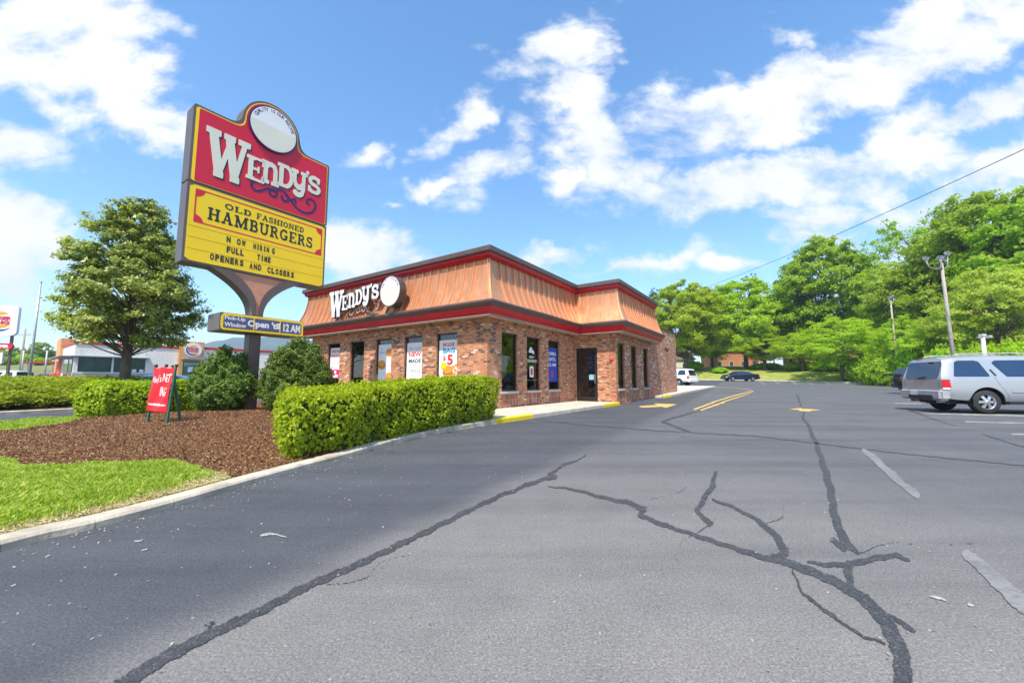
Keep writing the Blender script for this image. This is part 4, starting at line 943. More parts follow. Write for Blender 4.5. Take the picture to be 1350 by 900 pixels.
m_ = MB(); shape(m_, fnS(.022), (1.35, 3.6, 3.6, 4.5), .022, fw, .02); m_.build('scroll', 'scrollw', ws, fixn=False)
def emblem(parent, f, cx, cy_, r, dep, ring='signnavy', h=.09):
    m_ = MB(); shape(m_, lambda X, Y: sd_ell(X, Y, cx, cy_, r, r), (cx - r * 1.05, cx + r * 1.05, cy_ - r * 1.05, cy_ + r * 1.05), r / 16, f, dep); o = m_.build('emblem_drum', ring, parent, fixn=False)
    r2 = r * .94; g = lambda a, b, d: f(a, b, d + dep)
    m_ = MB(); shape(m_, lambda X, Y: sd_ell(X, Y, cx, cy_, r2, r2), (cx - r, cx + r, cy_ - r, cy_ + r), r / 20, g, .004); m_.build('emblem_face', 'signwhite', o, fixn=False)
    g2 = lambda a, b, d: f(a, b, d + dep + .004)
    m_ = MB(); shape(m_, lambda X, Y: np.maximum(sd_ell(X, Y, cx, cy_, r2 - .01, r2 - .01), Y - cy_ - .1 * r), (cx - r, cx + r, cy_ - r, cy_ + r), r / 20, g2, .002); m_.build('emblem_lower_face', 'signcream', o, fixn=False)
    m_ = MB(); arc_text(m_, 'QUALITY IS OUR RECIPE', cx, cy_, r * .76, R(158), R(16), h, g2, .003); m_.build('emblem_lettering', 'signnavy', o, fixn=False)
    return o
emblem(ws, fw, 4.46, 4.50, .60, .3, 'letterside', .08)
MB().box(.2, 3.4, -.02, .0, 4.52, 4.6).box(4.0, 4.1, -.02, .15, 4.1, 5.0).box(4.3, 4.4, -.02, .15, 4.1, 5.0).box(.5, .58, -.02, .3, 4.4, 4.7).box(2.6, 2.68, -.02, .3, 4.5, 4.7).build('bracket', 'browntrim', ws)

# ================================================================== THE TALL ROADSIDE SIGN
PX, PY = -7.463, 11.386
sg = thing('pylon_sign', 'tall red and yellow roadside sign on a brown pole', 'sign', (PX, PY, 0), AZ)
fs_ = frame((0, 0, 0), (1, 0, 0), (0, 0, 1), (0, -1, 0))
def smin(a, b, k): h = np.clip(.5 + .5 * (b - a) / k, 0, 1); return b + (a - b) * h - k * h * (1 - h)
def top_fn(o): return lambda X, Y: np.maximum(smin(sd_box(X, Y, -1.86, 1.97, 4.0, 8.50), sd_ell(X, Y, .11, 8.80, .82, .82), .42) + o, 6.33 + o * .6 - Y)
DEP = .5
def layer(fn, b, cell, d0, d1, name, mt, par, back=False):
    m_ = MB(); g = lambda a, b_, d: fs_(a, b_, d + d0); shape(m_, fn, b, cell, g, d1 - d0, back); return m_.build(name, mt, par, fixn=False)
BB = (-2.0, 2.1, 6.2, 9.8)
cab = layer(lambda X, Y: np.maximum(smin(sd_box(X, Y, -1.86, 1.97, 4.0, 8.50), sd_ell(X, Y, .11, 8.80, .82, .82), .42), 6.34 - Y), (-2.0, 2.1, 6.2, 9.8), .06, -DEP + .0, 0, 'sign_cabinet', 'cabinet', sg, True)
layer(top_fn(.06), BB, .05, 0, .006, 'border_panel', 'signyellow', cab)
layer(lambda X, Y: np.maximum(top_fn(.085)(X, Y), -1.73 - X), BB, .05, .006, .012, 'face_panel', 'signred', cab)
low = MB(); low.box(-1.86, 1.97, 0, DEP, 4.16, 6.33); lowc = low.build('sign_cabinet', 'cabinet', sg, bevel=.01)
layer(lambda X, Y: sd_box(X, Y, -1.80, 1.91, 4.22, 6.27), (-1.9, 2, 4.1, 6.4), .1, 0, .008, 'face_panel', 'signyellow', lowc)
def fr(o):
    def fn(X, Y):
        D = sd_box(X, Y, -1.68 + o, 1.82 - o, 5.26 + o, 6.18 - o)
        for cx_, cy2 in ((-1.68, 6.18), (1.82, 6.18), (-1.68, 5.26), (1.82, 5.26)): D = np.maximum(D, (.22 if o else -1) - np.hypot(X - cx_, Y - cy2))
        return D
    return fn
layer(lambda X, Y: np.maximum(fr(0)(X, Y), -fr(.035)(X, Y)), (-1.75, 1.9, 5.2, 6.25), .022, .008, .011, 'red_border', 'signred', lowc)
m_ = MB(); gl_ = lambda a, b, d: fs_(a, b, d + .009)
for zz in (5.16, 4.86, 4.55): shape(m_, lambda X, Y, zz=zz: sd_box(X, Y, -1.78, 1.89, zz - .006, zz + .006), (-1.8, 1.91, zz - .02, zz + .02), .01, fs_, .0125)
m_.build('letter_track', mat('track_yellow', (.82, .53, .0), .3), lowc)
slabs = [('OLD', -1.0, -.34, 5.86, 6.03), ('FASHIONED', -.2, 1.2, 5.86, 6.03), ('HAMBURGERS', -1.38, 1.50, 5.43, 5.78)]
for s, a, b, c, d_ in slabs: m_ = MB(); slab_line(m_, s, a, b, c, d_, gl_, .004, .04, .12); m_.build('lettering', 'signblack', lowc, fixn=False)
def spaced(mb, s, x0, x1, y0, y1, f):
    n = len(s)
    for i, ch in enumerate(s):
        if ch == ' ': continue
        w = (x1 - x0) / n; nar = .35 if ch == 'I' else .78
        text_fit(mb, ch, x0 + w * (i + .5) - w * nar / 2, x0 + w * (i + .5) + w * nar / 2, y0, y1, f, .004, .055)
for s, a, b, c, d_ in [('N OW', -.92, -.42, 4.93, 5.11), ('HIRIN', -.24, .21, 4.92, 5.1), ('G', .27, .37, 4.92, 5.1), ('FULL', -.9, -.45, 4.64, 4.82), ('TIME', -.12, .27, 4.62, 4.8), ('OPENERS', -1.27, -.44, 4.34, 4.52), ('AND', -.31, .03, 4.32, 4.5), ('CLOSERS', .17, .98, 4.31, 4.49)]:
    m_ = MB(); spaced(m_, s, a, b, c, d_, gl_); m_.build('lettering', 'signblack', lowc)
gt = lambda a, b, d: fs_(a, b, d + .013)
def wm2(spec, dep=.02):
    for ch, x0, x1, y0, y1 in spec:
        m_ = MB(); glyph(m_, ch, x0, x1, y0, y1, gt, .012, .022, 0, .004); o = m_.build('lettering', 'signcream', cab, fixn=False)
        m_ = MB(); glyph(m_, ch, x0 + .02, x1 + .02, y0 - .02, y1 - .02, gt, .003, .022, .012); m_.build('letter_shadow', 'signblack', o, fixn=False)
wm2([('W', -1.56, -.47, 6.68, 8.02), ('E', -.56, -.05, 6.97, 7.70), ('n', -.15, .36, 7.03, 7.74), ('D', .29, .79, 7.11, 7.86), ('y', .71, 1.24, 6.97, 7.86), ("'", 1.16, 1.28, 7.75, 7.97), ('s', 1.25, 1.69, 7.28, 7.90)])
sp = scroll_pts(-.39, 6.79, 1.56, 6.86)
m_ = MB(); shape(m_, lambda X, Y: np.minimum.reduce([sd_poly(X, Y, p, .034) for p in sp]), (-.5, 1.75, 6.42, 7.4), .02, gt, .006); m_.build('scroll', 'signnavy', cab, fixn=False)
emblem(cab, lambda a, b, d: fs_(a, b, d + .012), .11, 8.78, .70, .06, 'signnavy', .1)
# flared brown support with salmon infill
def halfw(t): return .15 + 1.05 * t ** 2.3
m_ = MB(); zb, zt_ = 2.93, 4.158; N_ = 16
for sgn2 in (-1, 1):
    pr = []
    for i in range(N_ + 1):
        t = i / N_; z = zb + (zt_ - zb) * t ** .75; tt = (z - zb) / (zt_ - zb); o = halfw(tt); inn = max(.03, o - .1 - .40 * tt ** 1.5); pr.append((o * sgn2, inn * sgn2, z))
    for (o0, i0, z0), (o1, i1, z1) in zip(pr, pr[1:]):
        m_.add([(o0, .0, z0), (i0, .0, z0), (i1, .0, z1), (o1, .0, z1), (o0, .42, z0), (i0, .42, z0), (i1, .42, z1), (o1, .42, z1)], [(0, 1, 2, 3), (7, 6, 5, 4), (0, 3, 7, 4), (1, 5, 6, 2)], False)
m_.build('flared_bracket', 'cabinet', sg)
m_ = MB(); pr = []
for i in range(N_ + 1):
    t = i / N_; z = zb + (zt_ - zb) * t ** .75; tt = (z - zb) / (zt_ - zb); pr.append((max(.03, halfw(tt) - .1 - .40 * tt ** 1.5), z))
for (a0, z0), (a1, z1) in zip(pr, pr[1:]): m_.add([(-a0, .04, z0), (a0, .04, z0), (a1, .04, z1), (-a1, .04, z1), (-a0, .38, z0), (a0, .38, z0), (a1, .38, z1), (-a1, .38, z1)], [(0, 1, 2, 3), (7, 6, 5, 4)])
m_.build('infill_panel', 'salmon', sg)
MB().box(-.15, .15, .03, .39, -.1, 2.93).build('pole', 'cabinet', sg, bevel=.012)
bs_ = thing('pole_sign_box', 'low yellow and navy box sign fixed across the brown sign pole', 'sign', (PX, PY, 0), AZ)
bsc = MB().box(-1.0, 1.24, -.24, .62, 2.44, 2.93).build('sign_cabinet', 'cabinet', bs_, bevel=.02)
f3 = frame((0, -.24, 0), (1, 0, 0), (0, 0, 1), (0, -1, 0))
m_ = MB(); shape(m_, lambda X, Y: sd_box(X, Y, -.98, 1.22, 2.455, 2.915), (-1.1, 1.3, 2.4, 3), .1, f3, .012); m_.build('yellow_frame', 'signyellow', bsc)
g3 = lambda a, b, d: f3(a, b, d + .013)
m_ = MB(); shape(m_, lambda X, Y: sd_box(X, Y, -.925, 1.165, 2.515, 2.855), (-1, 1.2, 2.45, 2.9), .08, g3, .003); m_.build('face_panel', mat('sign_dusk_blue', (.09, .09, .2), .35), bsc)
g4 = lambda a, b, d: f3(a, b, d + .018)
for s, a, b, c, d_, bo in [('Pick-Up', -.9, -.4, 2.71, 2.84, .03), ('Window', -.9, -.37, 2.55, 2.67, .03)]: m_ = MB(); text_fit(m_, s, a, b, c, d_, g4, .002, bo); m_.build('lettering', 'signwhite', bsc)
for s, a, b, c, d_ in [("Open 'til", -.34, .52, 2.55, 2.80), ('12 AM', .62, 1.13, 2.56, 2.80)]: m_ = MB(); text_fit(m_, s, a, b, c, d_, g4, .003, .045); m_.build('lettering', 'signwhite', bsc)
m_ = MB()
for a in (-.175, .53): shape(m_, lambda X, Y, a=a: sd_box(X, Y, a - .012, a + .012, 2.5, 2.87), (a - .03, a + .03, 2.48, 2.9), .02, f3, .024)
m_.build('face_divider', 'signyellow', bsc)
exec_marker = 1
# ================================================================== HEDGES AND SHRUBS
def hedge_from_poly(name, label, cat, poly, zfun, top, n, L, W, mt, parts=True, lump=.09, group=None, rnd=.22, dens=None):
    """clipped hedge on a ground polygon: leaf shell over a dark twiggy core"""
    cx_ = sum(p[0] for p in poly) / len(poly); cy_ = sum(p[1] for p in poly) / len(poly)
    t = thing(name, label, cat, (cx_, cy_, 0), 0, group)
    fn = lambda X, Y: sd_polygon(X, Y, poly, 0)
    xs_ = [p[0] for p in poly]; ys_ = [p[1] for p in poly]; bx = (min(xs_) - .3, max(xs_) + .3, min(ys_) - .3, max(ys_) + .3)
    lum = lambda x, y, z: lump * (np.sin(x * 4.1 + z * 3) * np.sin(y * 3.7 - z * 2) + .6 * np.sin(x * 9 + y * 7) * np.sin(z * 9 + x * 3))
    # sides: sample points in the polygon band; push to the shell
    m = n * 4; P = np.stack([rng.uniform(bx[0], bx[1], m), rng.uniform(bx[2], bx[3], m)], 1)
    d = fn(P[:, 0], P[:, 1]); e = .01; gx = (fn(P[:, 0] + e, P[:, 1]) - d) / e; gy = (fn(P[:, 0], P[:, 1] + e) - d) / e
    z0 = np.vectorize(zfun)(P[:, 0], P[:, 1]); tp = np.vectorize(top)(P[:, 0], P[:, 1])
    v = rng.random(m); Z = z0 + v * (tp - z0)
    side = (np.abs(d) < .10); topm = (d < -.02) & ~side
    ds = d + lum(P[:, 0], P[:, 1], Z); zin = np.clip((Z - (tp - rnd)) / rnd, 0, 1); inset = rnd * (1 - np.sqrt(np.clip(1 - zin ** 2, 0, 1))) * .8 + .12 * np.clip(1 - v * 3.5, 0, 1)
    k = side; px = P[:, 0] - gx * (ds + inset - rng.exponential(.025, m) * 0 + rng.uniform(0, .09, m)); py = P[:, 1] - gy * (ds + inset + rng.uniform(0, .09, m) * 0)
    Cs = np.stack([px, py, Z], 1)[k]; Ns = np.stack([gx, gy, .35 + 0 * gx], 1)[k]
    din = np.clip(-d / rnd, 0, 1); zt = tp - rnd * (1 - np.sqrt(np.clip(1 - (1 - din) ** 2, 0, 1))) * .8 + lum(P[:, 0], P[:, 1], tp) * .6 - rng.uniform(0, .08, m)
    Ct = np.stack([P[:, 0], P[:, 1], zt], 1)[topm]; Nt = np.tile([0, 0, 1.], (len(Ct), 1))
    # share of leaves by area
    per = sum(math.dist(poly[i], poly[(i + 1) % len(poly)]) for i in range(len(poly))); area = abs(sum(poly[i][0] * poly[(i + 1) % len(poly)][1] - poly[(i + 1) % len(poly)][0] * poly[i][1] for i in range(len(poly)))) / 2
    hh = float(np.mean(tp - z0)); ns_ = int(n * per * hh / (per * hh + area)); nt_ = n - ns_
    Cs, Ns = Cs[:ns_], Ns[:ns_]; Ct, Nt = Ct[:nt_], Nt[:nt_]
    C_ = np.concatenate([Cs, Ct]) - np.array([cx_, cy_, 0]); N_ = np.concatenate([Ns, Nt])
    # gather leaves into sprigs
    k_ = len(C_); s_ = C_[rng.integers(0, k_, k_ // 9)]; from mathutils import kdtree
    kd = kdtree.KDTree(len(s_)); [kd.insert(tuple(q), i) for i, q in enumerate(s_)]; kd.balance()
    near = np.array([kd.find(tuple(q))[0][:] for q in C_]); C_ = C_ * .45 + near * .55 + N_ * (rng.random(len(s_))[[kd.find(tuple(q))[1] for q in C_]][:, None] - .5) * .07 + rng.normal(0, .008, C_.shape)
    ks = rng.integers(0, len(C_), len(C_) // 260); sh_ = np.repeat(C_[ks], 9, 0); nn_ = np.repeat(unit(N_[ks] + [0, 0, .9]), 9, 0); ln_ = np.tile(np.arange(9) / 9, len(ks)) * np.repeat(rng.uniform(.04, .14, len(ks)), 9)
    C_ = np.concatenate([C_, sh_ + nn_ * ln_[:, None] + rng.normal(0, .006, sh_.shape)]); N_ = np.concatenate([N_, nn_])
    np_quads('foliage', leaves(C_, N_, L, W, .55), mt, t)
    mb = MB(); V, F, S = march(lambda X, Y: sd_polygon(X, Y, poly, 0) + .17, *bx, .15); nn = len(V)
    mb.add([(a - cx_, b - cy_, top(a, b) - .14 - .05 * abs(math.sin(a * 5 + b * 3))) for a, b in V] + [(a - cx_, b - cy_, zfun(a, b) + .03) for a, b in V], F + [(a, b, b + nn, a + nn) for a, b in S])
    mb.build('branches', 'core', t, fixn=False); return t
ghz = lambda x, y: mz(x, y)
hp = [(-2.78, 5.20), (-2.56, 5.65), (-2.08, 7.0), (-1.42, 8.4), (-.85, 9.35), (-.42, 9.85), (-.38, 10.3), (-.9, 10.8), (-1.6, 10.55), (-2.5, 9.1), (-3.4, 7.6), (-3.84, 6.7), (-3.74, 6.3), (-3.2, 5.5), (-3.0, 5.22)]
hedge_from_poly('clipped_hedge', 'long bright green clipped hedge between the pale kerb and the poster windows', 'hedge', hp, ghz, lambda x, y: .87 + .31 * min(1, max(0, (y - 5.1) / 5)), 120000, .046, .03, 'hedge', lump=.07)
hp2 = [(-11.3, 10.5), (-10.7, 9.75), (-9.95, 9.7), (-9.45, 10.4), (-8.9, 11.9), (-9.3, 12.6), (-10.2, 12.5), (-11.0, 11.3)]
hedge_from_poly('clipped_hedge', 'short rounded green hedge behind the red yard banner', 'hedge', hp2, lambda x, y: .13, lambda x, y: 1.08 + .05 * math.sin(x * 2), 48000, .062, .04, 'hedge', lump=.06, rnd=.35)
def shrub(name, label, cat, x, y, z0, blobs, n, L, W, mt, group=None, stems=5, jit=.6):
    t = thing(name, label, cat, (x, y, z0), 0, group); Cs, Ns = [], []
    tot = sum(b[3] ** 2 for b in blobs)
    for bx_, by_, bz_, r, rz_ in blobs:
        m = int(n * r * r / tot); D = unit(rng.normal(0, 1, (m, 3))); lum = 1 + .24 * np.sin(D[:, 0] * 6 + bx_ * 5) * np.sin(D[:, 1] * 7 + D[:, 2] * 5) + .2 * np.sin(D[:, 2] * 11 + D[:, 0] * 9 + bz_ * 7) * np.sin(D[:, 1] * 10 + bx_)
        rr = lum * rng.uniform(.72, 1.04, m) ** .6; P = D * rr[:, None] * np.array([r, r, rz_]) + np.array([bx_, by_, bz_])
        P[:, 2] = np.maximum(P[:, 2], .04); Cs.append(P); Ns.append(D + [0, 0, .3])
    np_quads('foliage', leaves(np.concatenate(Cs), np.concatenate(Ns), L, W, jit), mt, t)
    mb = MB(); rg = random.Random(int(abs(x) * 97 + y))
    for k in range(stems):
        b = blobs[k % len(blobs)]; a = rg.uniform(0, 6.28); mb.tube([(math.cos(a) * .08, math.sin(a) * .08, -.05), (b[0] * .5 + math.cos(a) * .15, b[1] * .5 + math.sin(a) * .15, b[2] * .5), (b[0], b[1], b[2] + b[4] * .4)], [.035, .025, .01], 6)
    for b in blobs: mb.lathe([(0, -b[4] * .62), (b[3] * .45, -b[4] * .4), (b[3] * .62, 0), (b[3] * .45, b[4] * .4), (0, b[4] * .62)], (b[0], b[1], b[2]), 'z', 10)
    mb.build('branches', 'core', t); return t
shrub('holly_shrub', 'dark green cone shaped holly left of the brown sign pole', 'shrub', -8.25, 11.2, .25, [(0, 0, .42, .62, .46), (-.2, 0, .8, .52, .42), (.3, .05, 1.0, .42, .4), (.3, 0, .55, .5, .45), (-.05, 0, 1.3, .34, .34), (.42, .1, 1.36, .24, .26), (-.48, 0, 1.05, .24, .26), (.05, 0, 1.62, .17, .22), (.6, 0, .8, .3, .3)], 34000, .065, .036, 'holly', 'holly shrubs beside the sign pole')
shrub('holly_shrub', 'big dense green holly right of the brown sign pole', 'shrub', -6.35, 11.35, .22, [(0, 0, .5, .66, .52), (.4, .1, .85, .58, .5), (-.25, 0, 1.05, .5, .45), (.05, 0, 1.55, .42, .36), (.55, 0, 1.38, .38, .36), (-.45, 0, .7, .42, .42), (.2, 0, 1.88, .24, .24), (.85, 0, 1.0, .32, .36), (-.4, 0, 1.5, .22, .25), (.6, 0, 1.75, .18, .2)], 42000, .065, .036, 'holly', 'holly shrubs beside the sign pole')
shrub('dry_shrub', 'brown half bare shrub between the yard banner and the holly', 'shrub', -9.25, 12.3, .15, [(0, 0, .42, .5, .42), (.4, .2, .4, .42, .4)], 9000, .06, .02, 'brownleaf', stems=9)

P = sample(lambda X, Y: np.where((Y > 1.3) & (Y < 14) & (kd_(X, Y) < -.02) & (kd_(X, Y) > -6), -1, 1), (-3.5, 7, 1.3, 14), 2600, lambda X, Y: np.clip(.05 + np.exp(kd_(X, Y) / .25), .05, 1))
C = np.stack([P[:, 0], P[:, 1], rng.uniform(.004, .009, len(P))], 1)
tag(np_quads('grit', leaves(C, np.tile([0, 0, 1.], (len(C), 1)), .014, .012, .4), 'grit'), 'loose grit and tiny stones on the asphalt by the kerb', 'grit', kind='stuff')
# ================================================================== TREES
def limb(mb, p0, p1, r0, r1, sag=.15, n=5, rg=random):
    p0, p1 = Vector(p0), Vector(p1); L_ = (p1 - p0).length; pts = []; j = Vector((rg.uniform(-1, 1), rg.uniform(-1, 1), rg.uniform(-.3, .6))) * L_ * sag * .5
    for i in range(n + 1): t = i / n; pts.append(p0.lerp(p1, t) + j * math.sin(t * math.pi))
    mb.tube(pts, [r0 + (r1 - r0) * (i / n) for i in range(n + 1)], 7, False); return pts
def make_tree(name, label, cat, loc, Hh, Wd, base, n, leaf, mt, seed, group=None, kind='round', trunk_r=None, clumps=70, crz=0, sparse=1.0, lean=(0, 0), bark='bark'):
    rg = random.Random(seed); t = thing(name, label, cat, loc, crz, group)
    tr = trunk_r or Hh * .022; mb = MB(); ch = Hh - base
    top = Vector((lean[0], lean[1], base + ch * .72)); pts = [Vector((0, 0, -.3)), Vector((.02, 0, .15)), Vector((lean[0] * .3, lean[1] * .3, base * .8)), Vector((lean[0] * .6, lean[1] * .6, base + ch * .35)), top]
    mb.tube(pts, [tr * 1.5, tr * 1.12, tr * .9, tr * .6, tr * .2], 12, False)
    Cs, Ns, Ls = [], [], []; cl = []
    for i in range(clumps):
        for _ in range(30):
            u = rg.random(); a = rg.uniform(0, 2 * math.pi)
            if kind == 'cone': rad = (1 - u) ** .8
            elif kind == 'spread': rad = min(1, (u * 3.5) ** .5) * (1 - max(0, u - .55) * 1.5)
            elif kind == 'magnolia': rad = (min(1, .72 + u * 1.6)) * (1 - max(0, u - .30) / .78) ** .62 * (.92 + .12 * math.sin(a * 2 + u * 9))
            else: rad = max(0, math.sin(math.pi * (u * .86 + .11))) ** .62
            q = rg.uniform(.38, 1.0) ** .55 * (.86 + .2 * math.sin(3 * a + seed) * math.sin(u * 7 + seed * 2))
            x, y, z = math.cos(a) * rad * q * Wd / 2, math.sin(a) * rad * q * Wd / 2, base + ch * (.04 + .93 * u)
            r = Wd * rg.uniform(.075, .135) * (1 - .3 * u)
            if all((x - c[0]) ** 2 + (y - c[1]) ** 2 + (z - c[2]) ** 2 > (r * .75) ** 2 for c in cl): break
        cl.append((x + lean[0] * .6, y + lean[1] * .6, z, r))
    tot = sum(c[3] ** 2 for c in cl)
    for x, y, z, r in cl:
        if math.hypot(x, y) > .12 * Wd or z > base + ch * .5:
            zs = max(base * .75, min(z - rg.uniform(.1, .35) * ch, base + ch * .6)); f_ = (zs) / max(top.z, .1)
            limb(mb, (lean[0] * .6 * f_, lean[1] * .6 * f_, zs), (x, y, z - r * .2), tr * rg.uniform(.10, .22), tr * .04, .18, 4, rg)
        m = int(n * r * r / tot)
        # each clump = several small sprays so its outline stays broken
        k = max(3, m // 45); sc = unit(rng.normal(0, 1, (k, 3))) * np.array([1, 1, .62]) * r * rng.uniform(.3, 1.2, (k, 1)) * sparse
        idx = rng.integers(0, k, m); P = sc[idx] + rng.normal(0, 1, (m, 3)) * np.array([r * .23, r * .23, r * .13])
        Cs.append(P + np.array([x, y, z])); Ns.append(unit(P) * .7 + np.array([x, y, 0]) / (Wd * .6) + [0, 0, .75])
    np_quads('crown', leaves(np.concatenate(Cs), np.concatenate(Ns), leaf, leaf * .62, .5), mt, t)
    mb.build('trunk', bark, t, fixn=False); return t
# the broad magnolia on the left
make_tree('magnolia_tree', 'rounded glossy leaved magnolia in front of the far cream restaurant', 'tree', (atx(164, 18.5), 18.5, .5), 9.4, 5.9, 2.25, 56000, .155, 'magnolia', 8, None, 'magnolia', .2, 190)
protos = {}
def tree_at(key, px, d, top_py, wpx, lab, cat='tree', rz=0, nm=None, grp='trees on the bank beyond the parking lot', zoff=0):
    x = atx(px, d); zb_ = bank(x, d) - .1 + zoff; hgt_ = atz(top_py, d) - zb_; wd = wpx / 520.5 * d
    mtn, kind, n, leaf, cl_, base = dict(maple=('tree_a', 'round', 58000, .31, 170, .2), oak=('tree_b', 'round', 58000, .31, 165, .15), pale=('tree_c', 'spread', 45000, .24, 120, .2), locust=('tree_b', 'spread', 12000, .24, 50, .42), pine=('pine', 'cone', 16000, .26, 70, .15), low=('tree_a', 'spread', 38000, .24, 110, .27))[key]
    if key not in protos:
        t = make_tree(nm or {'pine': 'pine_tree', 'locust': 'locust_tree', 'maple': 'maple_tree', 'oak': 'oak_tree', 'pale': 'pale_tree', 'low': 'dogwood_tree'}[key], lab, cat, (x, d, zb_), 14, 12, 14 * base, n, leaf, mtn, hash(key) % 7 + {'maple': 11, 'oak': 23, 'pale': 31, 'locust': 41, 'pine': 53, 'low': 67}[key] if False else {'maple': 11, 'oak': 23, 'pale': 31, 'locust': 41, 'pine': 53, 'low': 67}[key], grp, kind, .3, cl_)
        protos[key] = t
    else: t = copy_tree(protos[key]); t['label'] = lab
    t.location = (x, d, zb_); t.rotation_euler.z = rz; t.scale = (wd / 12, wd / 12, hgt_ / 14); t['group'] = grp
    return t
tree_at('maple', 905, 71, 372, 112, 'bright green maple nearest the blank brick end wall', rz=0)
tree_at('maple', 985, 73, 366, 108, 'bright green maple directly behind the dark blue sedan', rz=2.1)
tree_at('oak', 1096, 66, 316, 128, 'tall green oak rising highest left of the leaning lamp posts', rz=.5)
tree_at('low', 1112, 52, 418, 112, 'low wide yellow-green tree with a dark trunk at the lot edge', rz=1.2)
tree_at('pine', 1000, 92, 358, 52, 'dark pine top showing behind the middle maple')
tree_at('pine', 1040, 88, 384, 40, 'dark pine showing in the gap left of the tall oak', rz=1)
tree_at('pine', 866, 95, 378, 46, 'dark pine just showing beside the roof end', rz=2.5)
tree_at('locust', 1222, 60, 284, 140, 'airy high locust with bare limbs against the sky', rz=.3)
tree_at('oak', 1318, 47, 258, 190, 'massive green oak at the right edge of the picture', rz=2.2)
tree_at('oak', 1232, 50, 345, 130, 'dark green oak between the two leaning lamp posts', rz=4.0)
tree_at('maple', 1172, 60, 352, 95, 'light green maple left of the shorter leaning lamp post', rz=3.3)
tree_at('pale', 1325, 37, 352, 150, 'pale yellow-green tree behind the silver vehicle', rz=0)
tree_at('pale', 1180, 54, 345, 75, 'pale blossoming tree beside the tall oak', rz=2.0)
tree_at('maple', 1045, 76, 392, 80, 'bright green maple between the sedan and the tall oak', rz=4.4)
tree_at('oak', 940, 84, 385, 70, 'green oak filling the gap between the two left maples', rz=1.7)
tree_at('oak', 1400, 40, 262, 200, 'broad oak beyond the right edge of the picture', rz=5.2)
tree_at('maple', 1275, 56, 300, 110, 'green maple behind the taller leaning lamp post', rz=.9)
tree_at('low', 1010, 68, 440, 80, 'low leafy tree left of the farthest lamp post', rz=3)
tree_at('low', 1195, 43, 418, 80, 'low wide tree behind the dark vehicle', rz=4)
tree_at('low', 1060, 62, 436, 70, 'low leafy tree right of the farthest lamp post', rz=5)
tree_at('low', 1255, 41, 410, 90, 'low spreading tree behind the leaning lamp post base', rz=.4)
tree_at('maple', 838, 88, 400, 60, 'maple hidden mostly by the restaurant roof end', rz=.4)
# undergrowth bushes on the bank
bz_list = [(950, 68, 486, 22, 'small round bright bush left of the dark blue sedan'), (1160, 44, 470, 40, 'rounded green bush behind the spare wheel'), (1205, 42, 466, 46, 'rounded green bush behind the dark vehicle roof'), (1250, 38, 462, 50, 'rounded bush behind the silver vehicle rear window'), (1300, 34, 460, 60, 'wide bush behind the silver vehicle roof'), (1345, 31, 455, 60, 'wide bush at the right picture edge'), (1090, 60, 478, 44, 'dark bush in the shade right of the far lamp post'), (1060, 64, 478, 44, 'dark bush in the shade at the far lamp post'), (1135, 50, 478, 36, 'dark bush in the shade under the yellow-green tree'), (1010, 70, 480, 36, 'dark bush behind the sedan boot'), (915, 74, 478, 30, 'bush in front of the left maple trunks'), (1180, 46, 472, 40, 'bush between the pole base and the spare wheel')]
bp = None
for i, (px, d, tp, wpx, lab) in enumerate(bz_list):
    x = atx(px, d); z0 = bank(x, d) - .05; hgt_ = atz(tp, d) - z0 + .2; wd = wpx / 520.5 * d
    if bp is None: bp = shrub('bank_bush', lab, 'bush', x, d, z0, [(0, 0, .8, 1.0, .8), (.5, .2, .7, .7, .7), (-.5, -.1, .7, .7, .65), (.1, -.4, .9, .6, .6)], 12000, .16, .1, 'tree_a', 'bushes along the grassy bank'); t = bp
    else: t = copy_tree(bp); t['label'] = lab
    t.location = (x, d, z0); t.rotation_euler.z = i * 1.3; t.scale = (wd / 2.6, wd / 2.6, max(.8, hgt_) / 1.6)
# trees far behind the other restaurant
for i, (px, d, tp, wpx, lab) in enumerate([(48, 118, 451, 26, 'round distant tree right of the flagpole'), (22, 125, 458, 26, 'distant tree behind the red pill sign'), (66, 122, 462, 18, 'small distant tree beside the tan tower'), (4, 110, 462, 24, 'distant tree at the left picture edge'), (34, 130, 463, 30, 'distant tree behind the twin globe lamps'), (80, 140, 468, 30, 'distant tree behind the tan tower'), (-25, 120, 450, 40, 'distant tree beyond the left picture edge')]):
    x = atx(px, d); z0 = zf(x, d) - .3; t = copy_tree(protos['oak']); t['label'] = lab; t['group'] = 'distant trees on the meadow'
    wd = wpx / 520.5 * d; t.location = (x, d, z0); t.scale = (wd / 12, wd / 12, (atz(tp, d) - z0) / 14); t.rotation_euler.z = i
for i, (px, d, r, lab) in enumerate([(8, 92, 1.4, 'small bush on the tan slope below the pale signboard'), (20, 96, 1.2, 'small bush on the tan slope by the grey lamp post'), (52, 90, 1.3, 'small bush on the slope under the red canopy'), (31, 100, 1.6, 'small bush on the slope near the flagpole')]):
    x = atx(px, d); t = copy_tree(bp); t['label'] = lab; t['group'] = 'bushes on the far meadow'; t.location = (x, d, zf(x, d)); t.scale = (r, r, r * .8)

